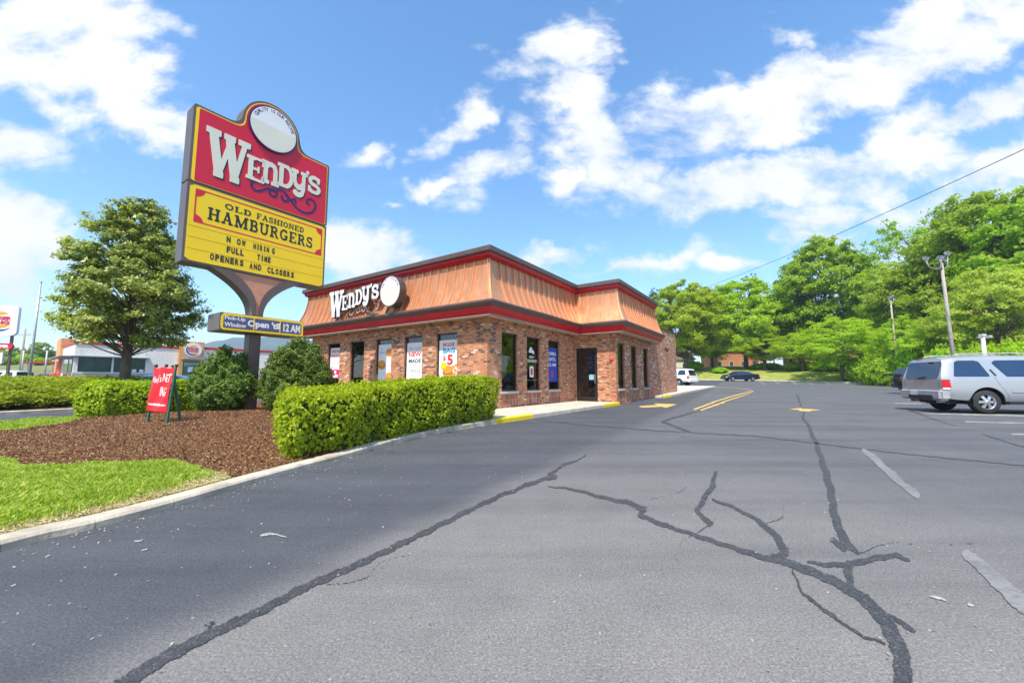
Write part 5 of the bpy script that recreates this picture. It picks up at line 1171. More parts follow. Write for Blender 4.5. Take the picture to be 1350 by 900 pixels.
# houses glimpsed behind the trees
M['siding_brick'] = mat('orange_brick_far', (.42, .17, .09), .85); M['siding_white'] = mat('white_siding', (.6, .58, .54), .8); M['shingle'] = mat('brown_shingle', (.16, .1, .08), .9); M['glassfar'] = mat('far_glass', (.04, .05, .06), .1)
def house(label, x, y, rz, w, dp, h, mt, z0):
    t = thing('house', label, 'house', (x, y, z0), rz, 'houses behind the trees')
    MB().box(-w / 2, w / 2, 0, dp, -1.5, h).build('wall', mt, t)
    m_ = MB(); o = .4; r_ = 2.0; m_.add([(-w / 2 - o, -o, h), (w / 2 + o, -o, h), (w / 2 + o, dp + o, h), (-w / 2 - o, dp + o, h), (-w / 2 - o, dp / 2, h + r_), (w / 2 + o, dp / 2, h + r_)], [(0, 1, 5, 4), (2, 3, 4, 5), (0, 4, 3), (1, 2, 5), (0, 3, 2, 1)]); m_.build('roof', 'shingle', t)
    for k in range(int(w // 2.6)):
        xx = -w / 2 + 1.3 + k * 2.6; f_ = MB().box(xx - .5, xx + .5, -.05, .02, 1.0, 2.3).build('window', 'siding_white', t); MB().box(xx - .42, xx + .42, -.065, -.052, 1.08, 2.22).build('pane', 'glassfar', f_)
    MB().box(w / 2 - 1.1, w / 2 - .2, -.06, .02, 0, 2.05).build('door', 'siding_white', t)
house('orange brick house behind the bright bush and sedan', atx(975, 92), 92, -.1, 11, 8, 4.6, 'siding_brick', 3.2)
house('white house glimpsed left of the maple trunks', atx(892, 90), 90, .1, 9, 7, 3.2, 'siding_white', 2.6)
house('orange brick house behind the yellow-green tree', atx(1095, 84), 84, -.3, 12, 8, 3.0, 'siding_brick', 4.2)
# wooden fence on the bank
ft = thing('bank_fence', 'low weathered wooden fence in the shade on the bank', 'fence', (0, 0, 0))
m_ = MB(); A0 = (atx(1075, 72), 72); A1 = (atx(1150, 62), 62); nP = 60
for k in range(nP):
    x0, y0 = [A0[j] + (A1[j] - A0[j]) * k / nP for j in (0, 1)]; x1, y1 = [A0[j] + (A1[j] - A0[j]) * (k + .92) / nP for j in (0, 1)]; z = bank(x0, y0)
    m_.add([(x0, y0, z), (x1, y1, z), (x1, y1, z + 1.5), (x0, y0, z + 1.5), (x0, y0 + .04, z), (x1, y1 + .04, z), (x1, y1 + .04, z + 1.5), (x0, y0 + .04, z + 1.5)], [(0, 1, 2, 3), (7, 6, 5, 4), (0, 3, 7, 4), (1, 5, 6, 2), (3, 2, 6, 7)])
m_.build('boards', 'twig', ft)
for k in range(0, nP + 1, 10):
    x0, y0 = [A0[j] + (A1[j] - A0[j]) * k / nP for j in (0, 1)]; z = bank(x0, y0); MB().box(x0 - .06, x0 + .06, y0 + .05, y0 + .15, z, z + 1.6).build('post', 'twig', ft)

# ================================================================== LAMP POSTS, WIRE, FLAGPOLE
M['wood_pole'] = mat('weathered_pole', (.36, .32, .27), .85, 0, .2, 8); M['lampgrey'] = mat('lamp_housing', (.30, .29, .28), .5, .2); M['lens'] = mat('lamp_lens', (.6, .6, .58), .15)
def lamp_post(label, px, d, top_py, heads, r, leanx=0, grp='floodlight posts beside the lot'):
    r *= .8; heads = [(p * .85, q * .85, s_ * .9, u_) for p, q, s_, u_ in heads]
    x = atx(px, d); z0 = bank(x, d) - .1; t = thing('lamp_post', label, 'lamp post', (x, d, z0), 0, grp); hh = atz(top_py, d) - z0
    MB().tube([(-leanx, 0, 0), (-leanx * .5, 0, hh * .5), (0, 0, hh)], [r * 1.25, r, r * .8], 10).build('pole', 'wood_pole', t)
    for (ax_, ay_, az_, rot) in heads:
        m_ = MB(); m_.tube([(0, 0, hh - .35), (ax_ * .4, ay_ * .4, hh - .42), (ax_ * .85, ay_ * .85, hh - .25), (ax_, ay_, hh + az_)], .035, 6); arm = m_.build('arm', 'lampgrey', t)
        m_ = MB(); c, s = math.cos(rot), math.sin(rot)
        def tr_(p): X_, Y_, Z_ = p; Y2, Z2 = Y_ * .85 - Z_ * .5, Y_ * .5 + Z_ * .85; return (ax_ + X_ * c - Y2 * s, ay_ + X_ * s + Y2 * c, hh + az_ + .15 + Z2)
        b = [(-.2, -.1, -.15), (.2, -.1, -.15), (.2, -.1, .15), (-.2, -.1, .15), (-.11, .16, -.08), (.11, .16, -.08), (.11, .16, .08), (-.11, .16, .08)]
        m_.add([tr_(p) for p in b], [(0, 1, 2, 3), (7, 6, 5, 4), (0, 4, 5, 1), (1, 5, 6, 2), (2, 6, 7, 3), (3, 7, 4, 0)]); h_ = m_.build('floodlight', 'lampgrey', arm, bevel=.02)
        m_ = MB(); m_.add([tr_(p) for p in [(-.17, -.112, -.12), (.17, -.112, -.12), (.17, -.112, .12), (-.17, -.112, .12)]], [(0, 1, 2, 3)]); m_.build('lens', 'lens', arm)
    return t
lamp_post('tall floodlight post leaning left behind the silver vehicle', 1258, 27, 347, [(-1.15, .1, .25, .3), (-.25, -.2, .25, 0), (.35, -.2, .55, .4), (.5, .4, .1, 2.2)], .13, leanx=-.15)
lamp_post('shorter floodlight post left of the dark vehicle', 1184, 43, 396, [(-.35, -.2, .2, 0), (.25, -.2, .35, .5), (.35, .3, .1, 2.4)], .12, leanx=-.1)
lamp_post('farthest floodlight post with two heads behind the lot', 1022, 68, 446, [(-.9, 0, .15, .2), (.9, 0, .15, -.2)], .11)
t = thing('security_camera_pole', 'white pole with small crossarm behind the silver vehicle roof', 'pole', (atx(1302, 24), 24, .1))
MB().tube([(0, 0, 0), (0, 0, atz(441, 24) - .1)], .1, 12).build('pole', 'siding_white', t)
hh = atz(443, 24) - .1; MB().box(-.35, .5, -.05, .05, hh - .12, hh - .05).box(.3, .5, -.1, .08, hh - .1, hh + .05).build('crossarm', 'metalgrey', t); MB().box(-.13, .13, -.13, .13, hh - .02, hh + .12).build('cap', 'siding_white', t, bevel=.02)
mb = MB(); p0 = Vector((29.4, 58, 14.9)); p1 = Vector((30.5, 20, 14.3)); rr_ = Vector((-(p1 - p0).y, (p1 - p0).x, 0))
pts = []
A_ = Vector((atx(935, 60), 60, atz(379, 60))); B_ = Vector((atx(1352, 22), 22, atz(213, 22)))
for i in range(-2, 19): t_ = i / 16; p = A_.lerp(B_, t_); p.z -= 1.1 * 4 * t_ * (1 - t_) * .35; pts.append(p)
mb.tube(pts, .022, 6); tag(mb.build('power_line', 'frame'), 'single black overhead cable crossing above the trees', 'cable')
t = thing('flagpole', 'bare grey flagpole rising left of the far restaurant', 'flagpole', (atx(38, 26), 26, 0)); hh = atz(373, 26)
MB().tube([(0, 0, 0), (.02, 0, hh)], [.085, .05], 12).build('pole', 'metalgrey', t); MB().lathe([(0, -.07), (.06, -.03), (.07, 0), (.05, .05), (0, .07)], (.02, 0, hh + .06)).build('finial', 'metalgrey', t)

# ================================================================== YARD BANNER
yx, yy = [(p + q) / 2 for p, q in zip(gr(192.5, 556, .2), gr(226, 560, .2))]; yb = thing('yard_banner', 'red recruiting banner on a green easel standing in the mulch', 'banner', (yx, yy, mz(yx, yy)), 0)
a_ = gr(192.5, 556, .2); b_ = gr(225, 560, .2); yaw = math.atan2(b_[1] - a_[1], b_[0] - a_[0]); yaw = R(-13); yb.rotation_euler.z = yaw
wd = .56; ht_ = 1.16
legs = [((-wd * .52, 0, 0), (-wd * .5, .06, ht_ + .02)), ((wd * .5, -.04, 0), (wd * .53, .04, ht_ + .03)), ((.02, .42, 0), (.06, .14, ht_ + .05))]
for p, q in legs: MB().bar(p, q, .035, .035).build('leg', 'green_frame', yb)
for p, q in (((-wd * .5, .06, ht_ * .95), (wd * .53, .05, ht_ * .97)), ((-wd * .5, .04, .33), (wd * .51, .0, .33))): MB().bar(p, q, .03, .03).build('crossbar', 'green_frame', yb)
for q in (-.48, .03, .52): MB().lathe([(0, -.03), (.03, -.02), (.03, .03), (0, .04)], (wd * q, .05, ht_ + .03), 'z', 10).build('clip', 'frame', yb)
# cloth: hangs from three clips with folds between them
def cloth(u, v):   # u 0..1 left-right, v 0..1 bottom-top
    x = -wd * .53 + (wd * 1.06 - .02 * (1 - v)) * u + (-.055 + .11 * v) * wd * (1 if u < .5 else 1.0); x = (-wd * .50 + wd * .94 * u) * (1 - v) + (-wd * .49 + wd * 1.0 * u) * v
    z = .24 + (ht_ - .23) * v - .03 * v * (math.sin(math.pi * 2 * u * .98) ** 2) - .03 * u * (1 - v)
    y = -.05 + .06 * v + .010 * math.sin(u * 19 + v * 3) * (.3 + v) + .014 * math.sin(u * 8 - v * 6)
    return (x, y, z)
mb = MB(); n1, n2 = 36, 40; vs = [cloth(i / n1, j / n2) for j in range(n2 + 1) for i in range(n1 + 1)]
mb.add(vs, [(j * (n1 + 1) + i, j * (n1 + 1) + i + 1, (j + 1) * (n1 + 1) + i + 1, (j + 1) * (n1 + 1) + i) for j in range(n2) for i in range(n1)], True)
M['bannerred'] = mat('banner_vinyl', (.62, .015, .025), .45, 0, .05, 3)
cl_ = mb.build('cloth', 'bannerred', yb, fixn=False); so_ = cl_.modifiers.new('thick', 'SOLIDIFY'); so_.thickness = .004; so_.offset = 1
def on_cloth(a, b, d): x, y, z = cloth(a, b); return (x, y - .006, z)
for s, a, b, c, d_, bo, sk in [('Wendy', .06, .42, .62, .80, .008, .1), ("'s", .43, .52, .66, .82, .008, .1), ('NET', .55, .9, .68, .86, .012, .1), ('ING', .52, .86, .36, .56, .012, .05)]:
    m_ = MB(); text_fit(m_, s, a, b, c, d_, on_cloth, 0, bo, sk); m_.build('lettering', 'signwhite', cl_, fixn=False)
m_ = MB(); text_fit(m_, 'wendysapply.com', .05, .92, .13, .20, on_cloth, 0, .05); m_.build('lettering', 'signwhite', cl_, fixn=False)

# ================================================================== THE OTHER RESTAURANT
BX, BY = -44.6, 40; ba = R(54); bz0 = gz(BY) - .05
bk = thing('far_restaurant', 'low cream restaurant with red roof stripe and tan entrance tower', 'restaurant', (BX, BY, 0), ba)
M['bkcream'] = mat('cream_stucco', (.80, .74, .66), .8); M['bkred'] = mat('red_cornice', (.55, .03, .01), .5); M['bktan'] = mat('tan_panel', (.66, .34, .13), .7, 0, .15, 1.5); M['bkgrey'] = mat('grey_base', (.42, .36, .32), .85); M['awn'] = mat('steel_awning', (.30, .35, .40), .4, .4); M['bkglass'] = mat('tree_reflection_glass', (.10, .24, .20), .06, .6, .3, .5, 0, 0, .9)  # bkglass: green in the glass colour stands in for reflected trees
m_ = MB(); m_.box(0, 8.25, 0, .3, 1.9 - 1.5, 1.95); m_.box(0, 8.25, .001, .3, 3.55, 4.8).box(5.45, 8.25, 0, .3, 1.95, 3.55).box(0, .3, 0, .3, 1.95, 3.55).box(2.75, 2.91, 0, .3, 1.95, 3.55); m_.box(0, .3, .3, 12, .3, 4.8)
m_.box(10.65, 26, 0, .3, .3, 4.9); m_.box(.3, 25, 11.7, 12, .3, 4.8)
m_.build('wall', 'bkcream', bk)
MB().box(-.04, 8.25, -.04, -.002, .3, 1.85).box(10.68, 26, -.04, -.002, .3, 1.6).build('base_band', 'bkgrey', bk)
MB().box(-.08, 8.25, -.08, .3, 4.8, 5.1).box(-.08, .3, .31, 8.5, 4.8, 5.1).box(10.68, 26, -.08, .3, 4.9, 5.2).build('cornice', 'bkred', bk, bevel=.02)
MB().box(.95, 25.9, .31, 11.65, 4.5, 4.55).build('flat_roof', 'roof', bk)
MB().box(8.27, 10.67, -.35, 1.5, .3, 5.75).build('entrance_tower', 'bktan', bk, bevel=.02)
MB().box(-.25, .9, 8.6, 12.2, .3, 5.9).build('corner_tower', 'bktan', bk, bevel=.02)
MB().box(-.28, -.255, 9, 10.6, .5, 3.3).build('red_panel', 'bkred', bk)
MB().box(-.3, 5.7, -.6, 0, 3.5, 3.6).build('awning', 'awn', bk); MB().box(-1.0, 0, .01, 9.0, 3.5, 3.58).build('awning', 'awn', bk); MB().box(8.5, 12.2, -.9, -.36, 3.55, 3.65).build('awning', 'awn', bk)
for k in (0.4, 2.8, 5.4): MB().bar((k, -.02, 4.15), (k, -.5, 3.58), .03, .03).build('awning_rod', 'awn', bk)
for k in range(18): MB().box(8.6 + k * .2, 8.67 + k * .2, -.9, -.86, 3.62, 3.85).build('awning_fin', 'awn', bk)
for (a, b, sub) in ((.3, 2.75, 2), (2.91, 5.45, 3)):
    w_ = MB(); w_.box(a, b, .10, .16, 1.95, 2.0).box(a, b, .10, .16, 3.48, 3.55)
    for k in range(sub + 1): q = a + (b - a - .05) * k / sub; w_.box(q, q + .05, .101, .159, 2.0, 3.48)
    w = w_.build('window', 'frame', bk); MB().box(a, b, .12, .14, 1.97, 3.5).build('pane', 'bkglass', w)
for (a, b) in ((.8, 2.6), (3.4, 6.6)):
    w = MB().box(-.03, .0, a - .05, b + .05, 1.5, 3.4).build('window', 'frame', bk); MB().box(-.05, -.032, a, b, 1.55, 3.35).build('pane', 'bkglass', w)
dr = MB().box(8.7, 10.3, -.4, -.352, .5, 3.3).build('door', 'frame', bk); MB().box(8.78, 10.22, -.42, -.402, .6, 3.2).build('pane', 'bkglass', dr)
MB().box(9.2, 9.7, -.44, -.422, 2.1, 2.7).build('door_notice', 'signwhite', dr)
for a, b, c, d_, mt in ((3.85, 4.3, 2.45, 3.3, 'bun'), (4.4, 4.75, 1.98, 2.3, 'signwhite'), (5.0, 5.35, 1.98, 2.3, 'signwhite')):
    t = thing('window_notice', f'{"orange promotional" if mt == "bun" else "small white"} notice in the far restaurant window {"" if a < 3.2 or a > 4 else "left "}pane', 'notice', (BX, BY, 0), ba); MB().box(a, b, .08, .095, c, d_).build('sheet', mt, t)
    t['label'] = {3.85: 'orange promotional notice in the far restaurant window', 4.4: 'small white notice left of the other in the far window', 5.0: 'small white notice at the right end of the far window'}[a]
M['logo_red'] = mat('logo_red', (.60, .015, .03), .4, 0, .02); M['logo_orange'] = mat('logo_orange', (.85, .38, .02), .4, 0, .02); M['logo_blue'] = mat('logo_blue', (.01, .07, .38), .4, 0, .02)
def bun_logo(par, f, cx, cy_, r, d=.01):
    g = lambda a, b, dd: f(cx + a * r, cy_ + b * r, dd + d)
    tl = lambda X, Y: (X * .97 + Y * .25, -X * .25 + Y * .97)
    def up(X, Y): x, y = tl(X, Y); return np.maximum(sd_ell(x, y, 0, .22, .72, .52), .42 - y)
    def lo(X, Y): x, y = tl(X, Y); return np.maximum(sd_ell(x, y, 0, -.22, .72, .5), y + .42)
    def cr(X, Y): x, y = tl(X, Y); return np.maximum(np.maximum(sd_ell(X, Y, 0, 0, .98, .98), -sd_ell(X, Y, .16, .14, .96, .94)), X * .3 + Y - .35)
    for fn, mt in ((up, 'logo_orange'), (lo, 'logo_orange'), (cr, 'logo_blue')):
        m_ = MB(); shape(m_, fn, (-1.05, 1.05, -1.05, 1.05), .05, g, .01); m_.build('logo_shape', mt, par, fixn=False)
    for s, y0, y1, w0 in (('BURGER', .02, .34, .74), ('KING', -.36, -.02, .66)):
        m_ = MB(); text_fit(m_, s, -w0, w0, y0, y1, g, .015, .06, .0); 
        m_.v = [m_.v[i] for i in range(len(m_.v))]; m_.build('lettering', 'logo_red', par)
t = thing('round_wall_logo', 'round white burger bun logo on the tan entrance tower', 'sign', (BX, BY, 0), ba); f_ = frame((0, -.36, 0), (1, 0, 0), (0, 0, 1), (0, -1, 0))
m_ = MB(); shape(m_, lambda X, Y: sd_ell(X, Y, 9.58, 4.75, .84, .84), (8.6, 10.6, 3.8, 5.7), .08, f_, .1); b_ = m_.build('disc', 'signwhite', t, fixn=False); bun_logo(b_, f_, 9.58, 4.75, .74, .101)
MB().bar((1.5, 7, 4.6), (1.5, 7, 6.6), .1, .1).bar((.6, 7, 6.6), (2.4, 7, 6.6), .3, .1).build('lot_lamp', 'browntrim', bk)
# its roadside sign at the left edge
sx_, sy_ = atx(0, 30), 30
t = thing('roadside_logo_sign', 'white roadside sign with bun logo cut off by the left picture edge', 'sign', (sx_, sy_, 0), R(20)); f_ = frame((0, 0, 0), (1, 0, 0), (0, 0, 1), (0, -1, 0))
cxs = -.30
m_ = MB(); shape(m_, lambda X, Y: sd_box(X, Y, cxs - 1.02, cxs + 1.02, 4.5, 6.85, .3), (cxs - 1.2, cxs + 1.2, 4.3, 7), .1, f_, .25, True); c_ = m_.build('sign_cabinet', 'signwhite', t, fixn=False)
bun_logo(c_, f_, cxs, 5.66, .88, .251)
m_ = MB(); shape(m_, lambda X, Y: sd_box(X, Y, cxs - .88, cxs + .88, 3.45, 3.9, .22), (cxs - 1.0, cxs + 1.0, 3.3, 4), .05, f_, .2, True); p_ = m_.build('pill_panel', 'logo_red', t, fixn=False)
m_ = MB(); text_fit(m_, 'WHOPPER', cxs - .68, cxs + .68, 3.56, 3.78, f_, .205, .07); m_.build('lettering', 'signwhite', p_)
MB().box(cxs - .9, cxs + .4, -.2, 0, 2.35, 3.2).build('letter_board', 'signcream', t)
f5 = frame((0, -.2, 0), (1, 0, 0), (0, 0, 1), (0, -1, 0))
for s, a, b, c, d_ in (('K', .12, .25, 2.86, 3.06), ('T', .16, .28, 2.5, 2.7)): m_ = MB(); text_fit(m_, s, cxs + a, cxs + b, c, d_, f5, .004, .04); m_.build('lettering', 'signblack', t)
for q in (.55, -.69): MB().box(cxs + q, cxs + q + .13, .02, .16, 0, 4.6).build('post', 'browntrim', t)
# red canopy, lamps, small posts behind
t = thing('red_canopy', 'low red canopy on thin posts left of the far restaurant', 'canopy', (atx(48, 58), 58, gz(58)))
MB().box(-2.2, 2.2, 0, 4, 2.6, 2.8).build('canopy_roof', 'bkred', t, bevel=.05)
for a in (-1.9, 1.8): 
    for b in (.2, 3.7): MB().box(a, a + .1, b, b + .1, 0, 2.6).build('post', 'metalgrey', t)
for px, lab in ((27, 'grey globe lamp post between the flagpole and the pill sign'), (58, 'grey globe lamp post behind the red canopy')):
    t = thing('globe_lamp', lab, 'street lamp', (atx(px, 52), 52, gz(52)), 0, 'globe lamps on the far lot'); hh = atz(462, 52) - gz(52)
    MB().tube([(0, 0, 0), (0, 0, hh)], .09, 8).build('pole', 'metalgrey', t); MB().box(-.5, .5, -.03, .03, hh - .05, hh).build('crossarm', 'metalgrey', t)
    for q in (-.45, .45): MB().lathe([(0, -.25), (.1, -.14), (.14, 0), (.1, .14), (0, .18)], (q, 0, hh + .2), 'z', 14).build('globe', 'signwhite', t)
t = thing('utility_pole', 'wooden utility pole behind the pill sign', 'utility pole', (atx(25, 70), 70, gz(70))); MB().tube([(0, 0, 0), (0, 0, 9)], .15, 8).build('pole', 'wood_pole', t); MB().box(-1.1, 1.1, -.06, .06, 7.9, 8.05).build('crossarm', 'wood_pole', t)

# ================================================================== VEHICLES
M['tyre'] = mat('tyre_rubber', (.025, .025, .026), .8, 0, .2, 10, .1); M['rim'] = mat('alloy_rim', (.62, .63, .65), .22, .85, .05); M['autoglass'] = mat('dark_auto_glass', (.09, .13, .18), .03, .9, .05, 1)
M['plastic'] = mat('black_plastic', (.02, .02, .022), .55); M['tail'] = mat('red_lamp', (.55, .008, .01), .12, 0, .1, 9, 1.0); M['chrome'] = mat('chrome', (.75, .75, .76), .12, 1); M['plate'] = mat('licence_plate', (.62, .66, .7), .4)
def paintmat(n, c, metal=.5): return mat(n, c, .28, metal, .03, 1, 0, 1.0)
M['silver'] = paintmat('silver_paint', (.40, .425, .45), .4); M['bumpgrey'] = mat('silver_bumper', (.42, .42, .43), .4, .3); M['white_car'] = paintmat('white_paint', (.78, .78, .77), .0); M['navy_car'] = paintmat('navy_paint', (.015, .022, .07), .3); M['black_car'] = paintmat('black_paint', (.012, .016, .03), .2)
M['blue_car'] = paintmat('blue_paint', (.01, .12, .38), .2); M['red_car'] = paintmat('red_paint', (.40, .02, .05), .1)
def interp(P, x):
    for (a, za), (b, zb) in zip(P, P[1:]):
        if x <= b: t = max(0, (x - a) / (b - a)); return za + (zb - za) * t
    return P[-1][1]
def sinterp(P, x):
    return (interp(P, x - .06) + interp(P, x) + interp(P, x + .06)) / 3
SUV = dict(L=5.2, W=.98, top=[(0, 1.84), (.25, 1.88), (1.5, 1.92), (3.0, 1.90), (3.35, 1.80), (4.0, 1.22), (4.9, 1.12), (5.1, 1.02), (5.2, .8)], bot=[(0, .52), (.3, .46), (1, .40), (4.6, .40), (5.2, .42)], belt=1.13, tum=.20, rake=.30, rx=(1.15, 4.25), wr=.39, ww=.26, wins=[[(.30, 1.22), (1.28, 1.22), (1.10, 1.70), (1.0, 1.74), (.40, 1.74), (.33, 1.7)], [(1.72, 1.22), (2.62, 1.22), (2.62, 1.74), (1.52, 1.74), (1.44, 1.68)], [(2.72, 1.22), (3.72, 1.22), (3.30, 1.66), (3.15, 1.74), (2.72, 1.74)]], rearz=(1.16, 1.74), tail=(.80, 1.12), bump=(.42, .80))
SEDAN = dict(L=4.8, W=.92, top=[(0, .92), (.1, 1.02), (.75, 1.06), (1.5, 1.36), (2.0, 1.43), (2.6, 1.43), (3.0, 1.36), (3.7, 1.02), (4.5, .9), (4.8, .65)], bot=[(0, .35), (.4, .26), (4.4, .26), (4.8, .32)], belt=.92, tum=.24, rake=.05, rx=(.98, 3.85), wr=.33, ww=.22, wins=[[(1.25, .98), (2.1, .98), (2.1, 1.33), (1.75, 1.32)], [(2.2, .98), (3.2, .98), (2.75, 1.32), (2.2, 1.34)]], rearz=None, tail=(.68, .86), bump=(.3, .55))
def vehicle(name, label, cat, x, y, z, rz, sp, mt, group=None, detail=True, cell=.02):
    """origin on the ground under the middle of the rear bumper; +x = forward"""
    t = thing(name, label, cat, (x, y, z), rz, group); L_, W_ = sp['L'], sp['W']
    def rk(x_, z_): return sp['rake'] * max(0, z_ - sp['belt']) * max(0, 1 - x_ / 1.0)
    def plan(x_): return 1 - .10 * max(0, 1 - x_ / .45) ** 2.2 - .22 * max(0, 1 - (L_ - x_) / .9) ** 2.4
    def hw(x_, z_):
        w = W_ * plan(x_); bz, tz = interp(sp['bot'], x_), sinterp(sp['top'], x_)
        w -= .07 * max(0, (bz + .22 - z_) / .22) ** 2; w += .012 * math.sin(max(0, min(1, (z_ - bz) / (sp['belt'] - bz))) * math.pi)
        if z_ > sp['belt']: w -= sp['tum'] * (z_ - sp['belt']) / .8
        r = .13
        if z_ > tz - r: q = min(1, (z_ - tz + r) / r); w -= r * 1.1 * (1 - math.sqrt(max(0, 1 - q * q)))
        return max(.05, w)
    xs_ = sorted(set([0, .03, .08, .15, .25] + [L_ * i / 72 for i in range(4, 70)] + [L_ - .15, L_ - .08, L_ - .03, L_])); nz = 18
    mb = MB(); rings = []
    for x_ in xs_:
        bz, tz = interp(sp['bot'], x_), sinterp(sp['top'], x_); zs = [bz + (tz - bz) * (1 - (1 - i / (nz - 1)) ** 1.35) for i in range(nz)]
        right = [(x_ + rk(x_, q), -hw(x_, q), q) for q in zs]; wt = hw(x_, tz); roof = [(x_ + rk(x_, tz), -wt + 2 * wt * k / 8, tz + .035 * (1 - (2 * k / 8 - 1) ** 2)) for k in range(1, 8)]; left = [(a, -b, c) for a, b, c in right[::-1]]
        rings.append(right + roof + left)
    n = len(rings[0]); vs = [v for r_ in rings for v in r_]; fs = [(i * n + j, i * n + (j + 1) % n, (i + 1) * n + (j + 1) % n, (i + 1) * n + j) for i in range(len(rings) - 1) for j in range(n)]
    for base_, rev in ((0, False), ((len(rings) - 1) * n, True)):
        for i in range(nz - 1): q = (base_ + i, base_ + i + 1, base_ + n - 2 - i, base_ + n - 1 - i); fs.append(q[::-1] if rev else q)
        q = tuple(base_ + nz - 1 + k for k in range(9)); fs.append(q[::-1] if rev else q)
    mb.add(vs, fs, True); body = mb.build('body', mt, t)
    # wheel arches
    cut = MB()
    for rx in sp['rx']:
        for s in (-1, 1): cut.lathe([(0, -.3 if s > 0 else -.01), (sp['wr'] + .075, -.3 if s > 0 else -.01), (sp['wr'] + .075, .3), (0, .3)] if False else [(0, -.2), (sp['wr'] + .075, -.2), (sp['wr'] + .075, .2), (0, .2)], (rx, s * (W_ - .08), sp['wr'] + .02), 'y', 40, False)
    co = cut.build('arch', mt, t); bb_ = bmesh.new(); bb_.from_mesh(co.data); bmesh.ops.remove_doubles(bb_, verts=bb_.verts, dist=1e-4); bmesh.ops.recalc_face_normals(bb_, faces=bb_.faces); bb_.to_mesh(co.data); bb_.free(); bm_ = body.modifiers.new('b', 'BOOLEAN'); bm_.object = co; bm_.operation = 'DIFFERENCE'; bm_.solver = 'EXACT'
    dg = bpy.context.evaluated_depsgraph_get(); me = bpy.data.meshes.new_from_object(body.evaluated_get(dg)); body.modifiers.clear(); body.data = me; bpy.data.objects.remove(co)
    for p in me.polygons: p.use_smooth = True
    try: me.set_sharp_from_angle(angle=R(38))
    except Exception: pass
    def side(s, o=.004): return lambda a, b, d: (a + rk(a, b), s * (hw(a, b) + o + d), b)
    def patch(nm, fn, bnd, s, mtn, par, o=.004, dep=0, c=.05): m_ = MB(); shape(m_, fn, bnd, c, side(s, o), dep); return m_.build(nm, mtn, par, fixn=False)
    for s in (-1, 1):
        for w in sp['wins']:
            xs2 = [p[0] for p in w]; zs2 = [p[1] for p in w]; b = (min(xs2) - .06, max(xs2) + .06, min(zs2) - .06, max(zs2) + .06)
            cxm, czm = sum(xs2) / len(w), sum(zs2) / len(w); shr = [(cxm + (p[0] - cxm) * .93, czm + (p[1] - czm) * .9) for p in w]
            wf = patch('side_window', lambda X, Y: sd_polygon(X, Y, shr, .035), b, s, 'plastic', body, .005, 0, .03)
            patch('glass', lambda X, Y: sd_polygon(X, Y, shr, .02), b, s, 'autoglass', wf, .009, 0, .03)
        z0, z1 = sp['tail']
        tl_ = patch('tail_light', lambda X, Y: sd_box(X, Y, -.02, .19 - .0, z0, z1, .03), (0.0, .25, z0 - .05, z1 + .05), s, 'tail', body, .006, .012, .03)
        if detail:
            patch('lower_lens', lambda X, Y: sd_box(X, Y, 0, .17, z0 + .0, z0 + .05, .01), (0, .2, z0 - .02, z0 + .07), s, 'signwhite', tl_, .02, .002, .02)
            for pl in ([(1.38, 1.2), (1.5, .95), (1.68, .62), (1.72, .45)], [(2.66, 1.8), (2.66, .45)], [(3.7, 1.2), (3.72, .8), (3.66, .45)]): patch('door_seam', lambda X, Y: sd_poly(X, Y, pl, .005), (1.2, 3.9, .42, 1.85), s, 'plastic', body, .002, 0, .012)
            patch('side_moulding', lambda X, Y: sd_box(X, Y, 1.78, 3.6, .70, .745, .02), (1.7, 3.7, .66, .8), s, mt, body, .0, .02, .02)
            for q in (2.3, 3.35): patch('door_handle', lambda X, Y: sd_box(X, Y, q, q + .2, 1.03, 1.07, .02), (q - .05, q + .25, 1.0, 1.1), s, 'chrome', body, 0, .03, .015)
            patch('quarter_handle', lambda X, Y: sd_poly(X, Y, [(1.34, 1.44), (1.43, 1.26)], .022), (1.25, 1.5, 1.2, 1.5), s, 'plastic', body, .004, .01, .012)
            if sp is SUV:
                MB().box(.74, .755 + .03, s * .76 if s > 0 else -.98, .98 if s > 0 else -.76, .24, .56).build('mud_flap', 'plastic', body, bevel=.005)
                MB().bar((1.7, s * .93, .36), (3.7, s * .93, .36), .12, .05).build('running_board', 'plastic', body)
                m_ = MB(); m_.tube([(.55, s * .62, 1.93), (.75, s * .62, 1.99), (2.7, s * .62, 2.0), (2.9, s * .62, 1.93)], .02, 8).tube([(1.6, s * .62, 1.93), (1.6, s * .62, 1.99)], .02, 6); m_.build('roof_rail', 'metalgrey', body)
                m_ = MB(); m_.lathe([(0, -.09), (.07, -.09), (.09, 0), (.07, .09), (0, .09)], (3.72, s * 1.06, 1.22), 'z', 12); m_.build('mirror', mt, body)
    # arch lips and liners
    for rx in sp['rx']:
        m_ = MB(); r_ = sp['wr'] + .07; pts = [(rx + r_ * math.cos(q), r_ * math.sin(q) + sp['wr'] + .02) for q in np.linspace(-.25, math.pi + .25, 26)]
        for s in (-1, 1):
            yv = s * (W_ - .24); m_.add([(a, s * (W_ - .02), b) for a, b in pts] + [(a, s * (W_ - .27), b) for a, b in pts], [(i, i + 1, 26 + i + 1, 26 + i) for i in range(25)]); m_.add([(rx, yv - s * .02, sp['wr'])] + [(a, s * (W_ - .265), b) for a, b in pts], [(0, i + 1, i + 2) for i in range(25)])
        m_.build('wheel_arch', 'plastic', body, fixn=False)
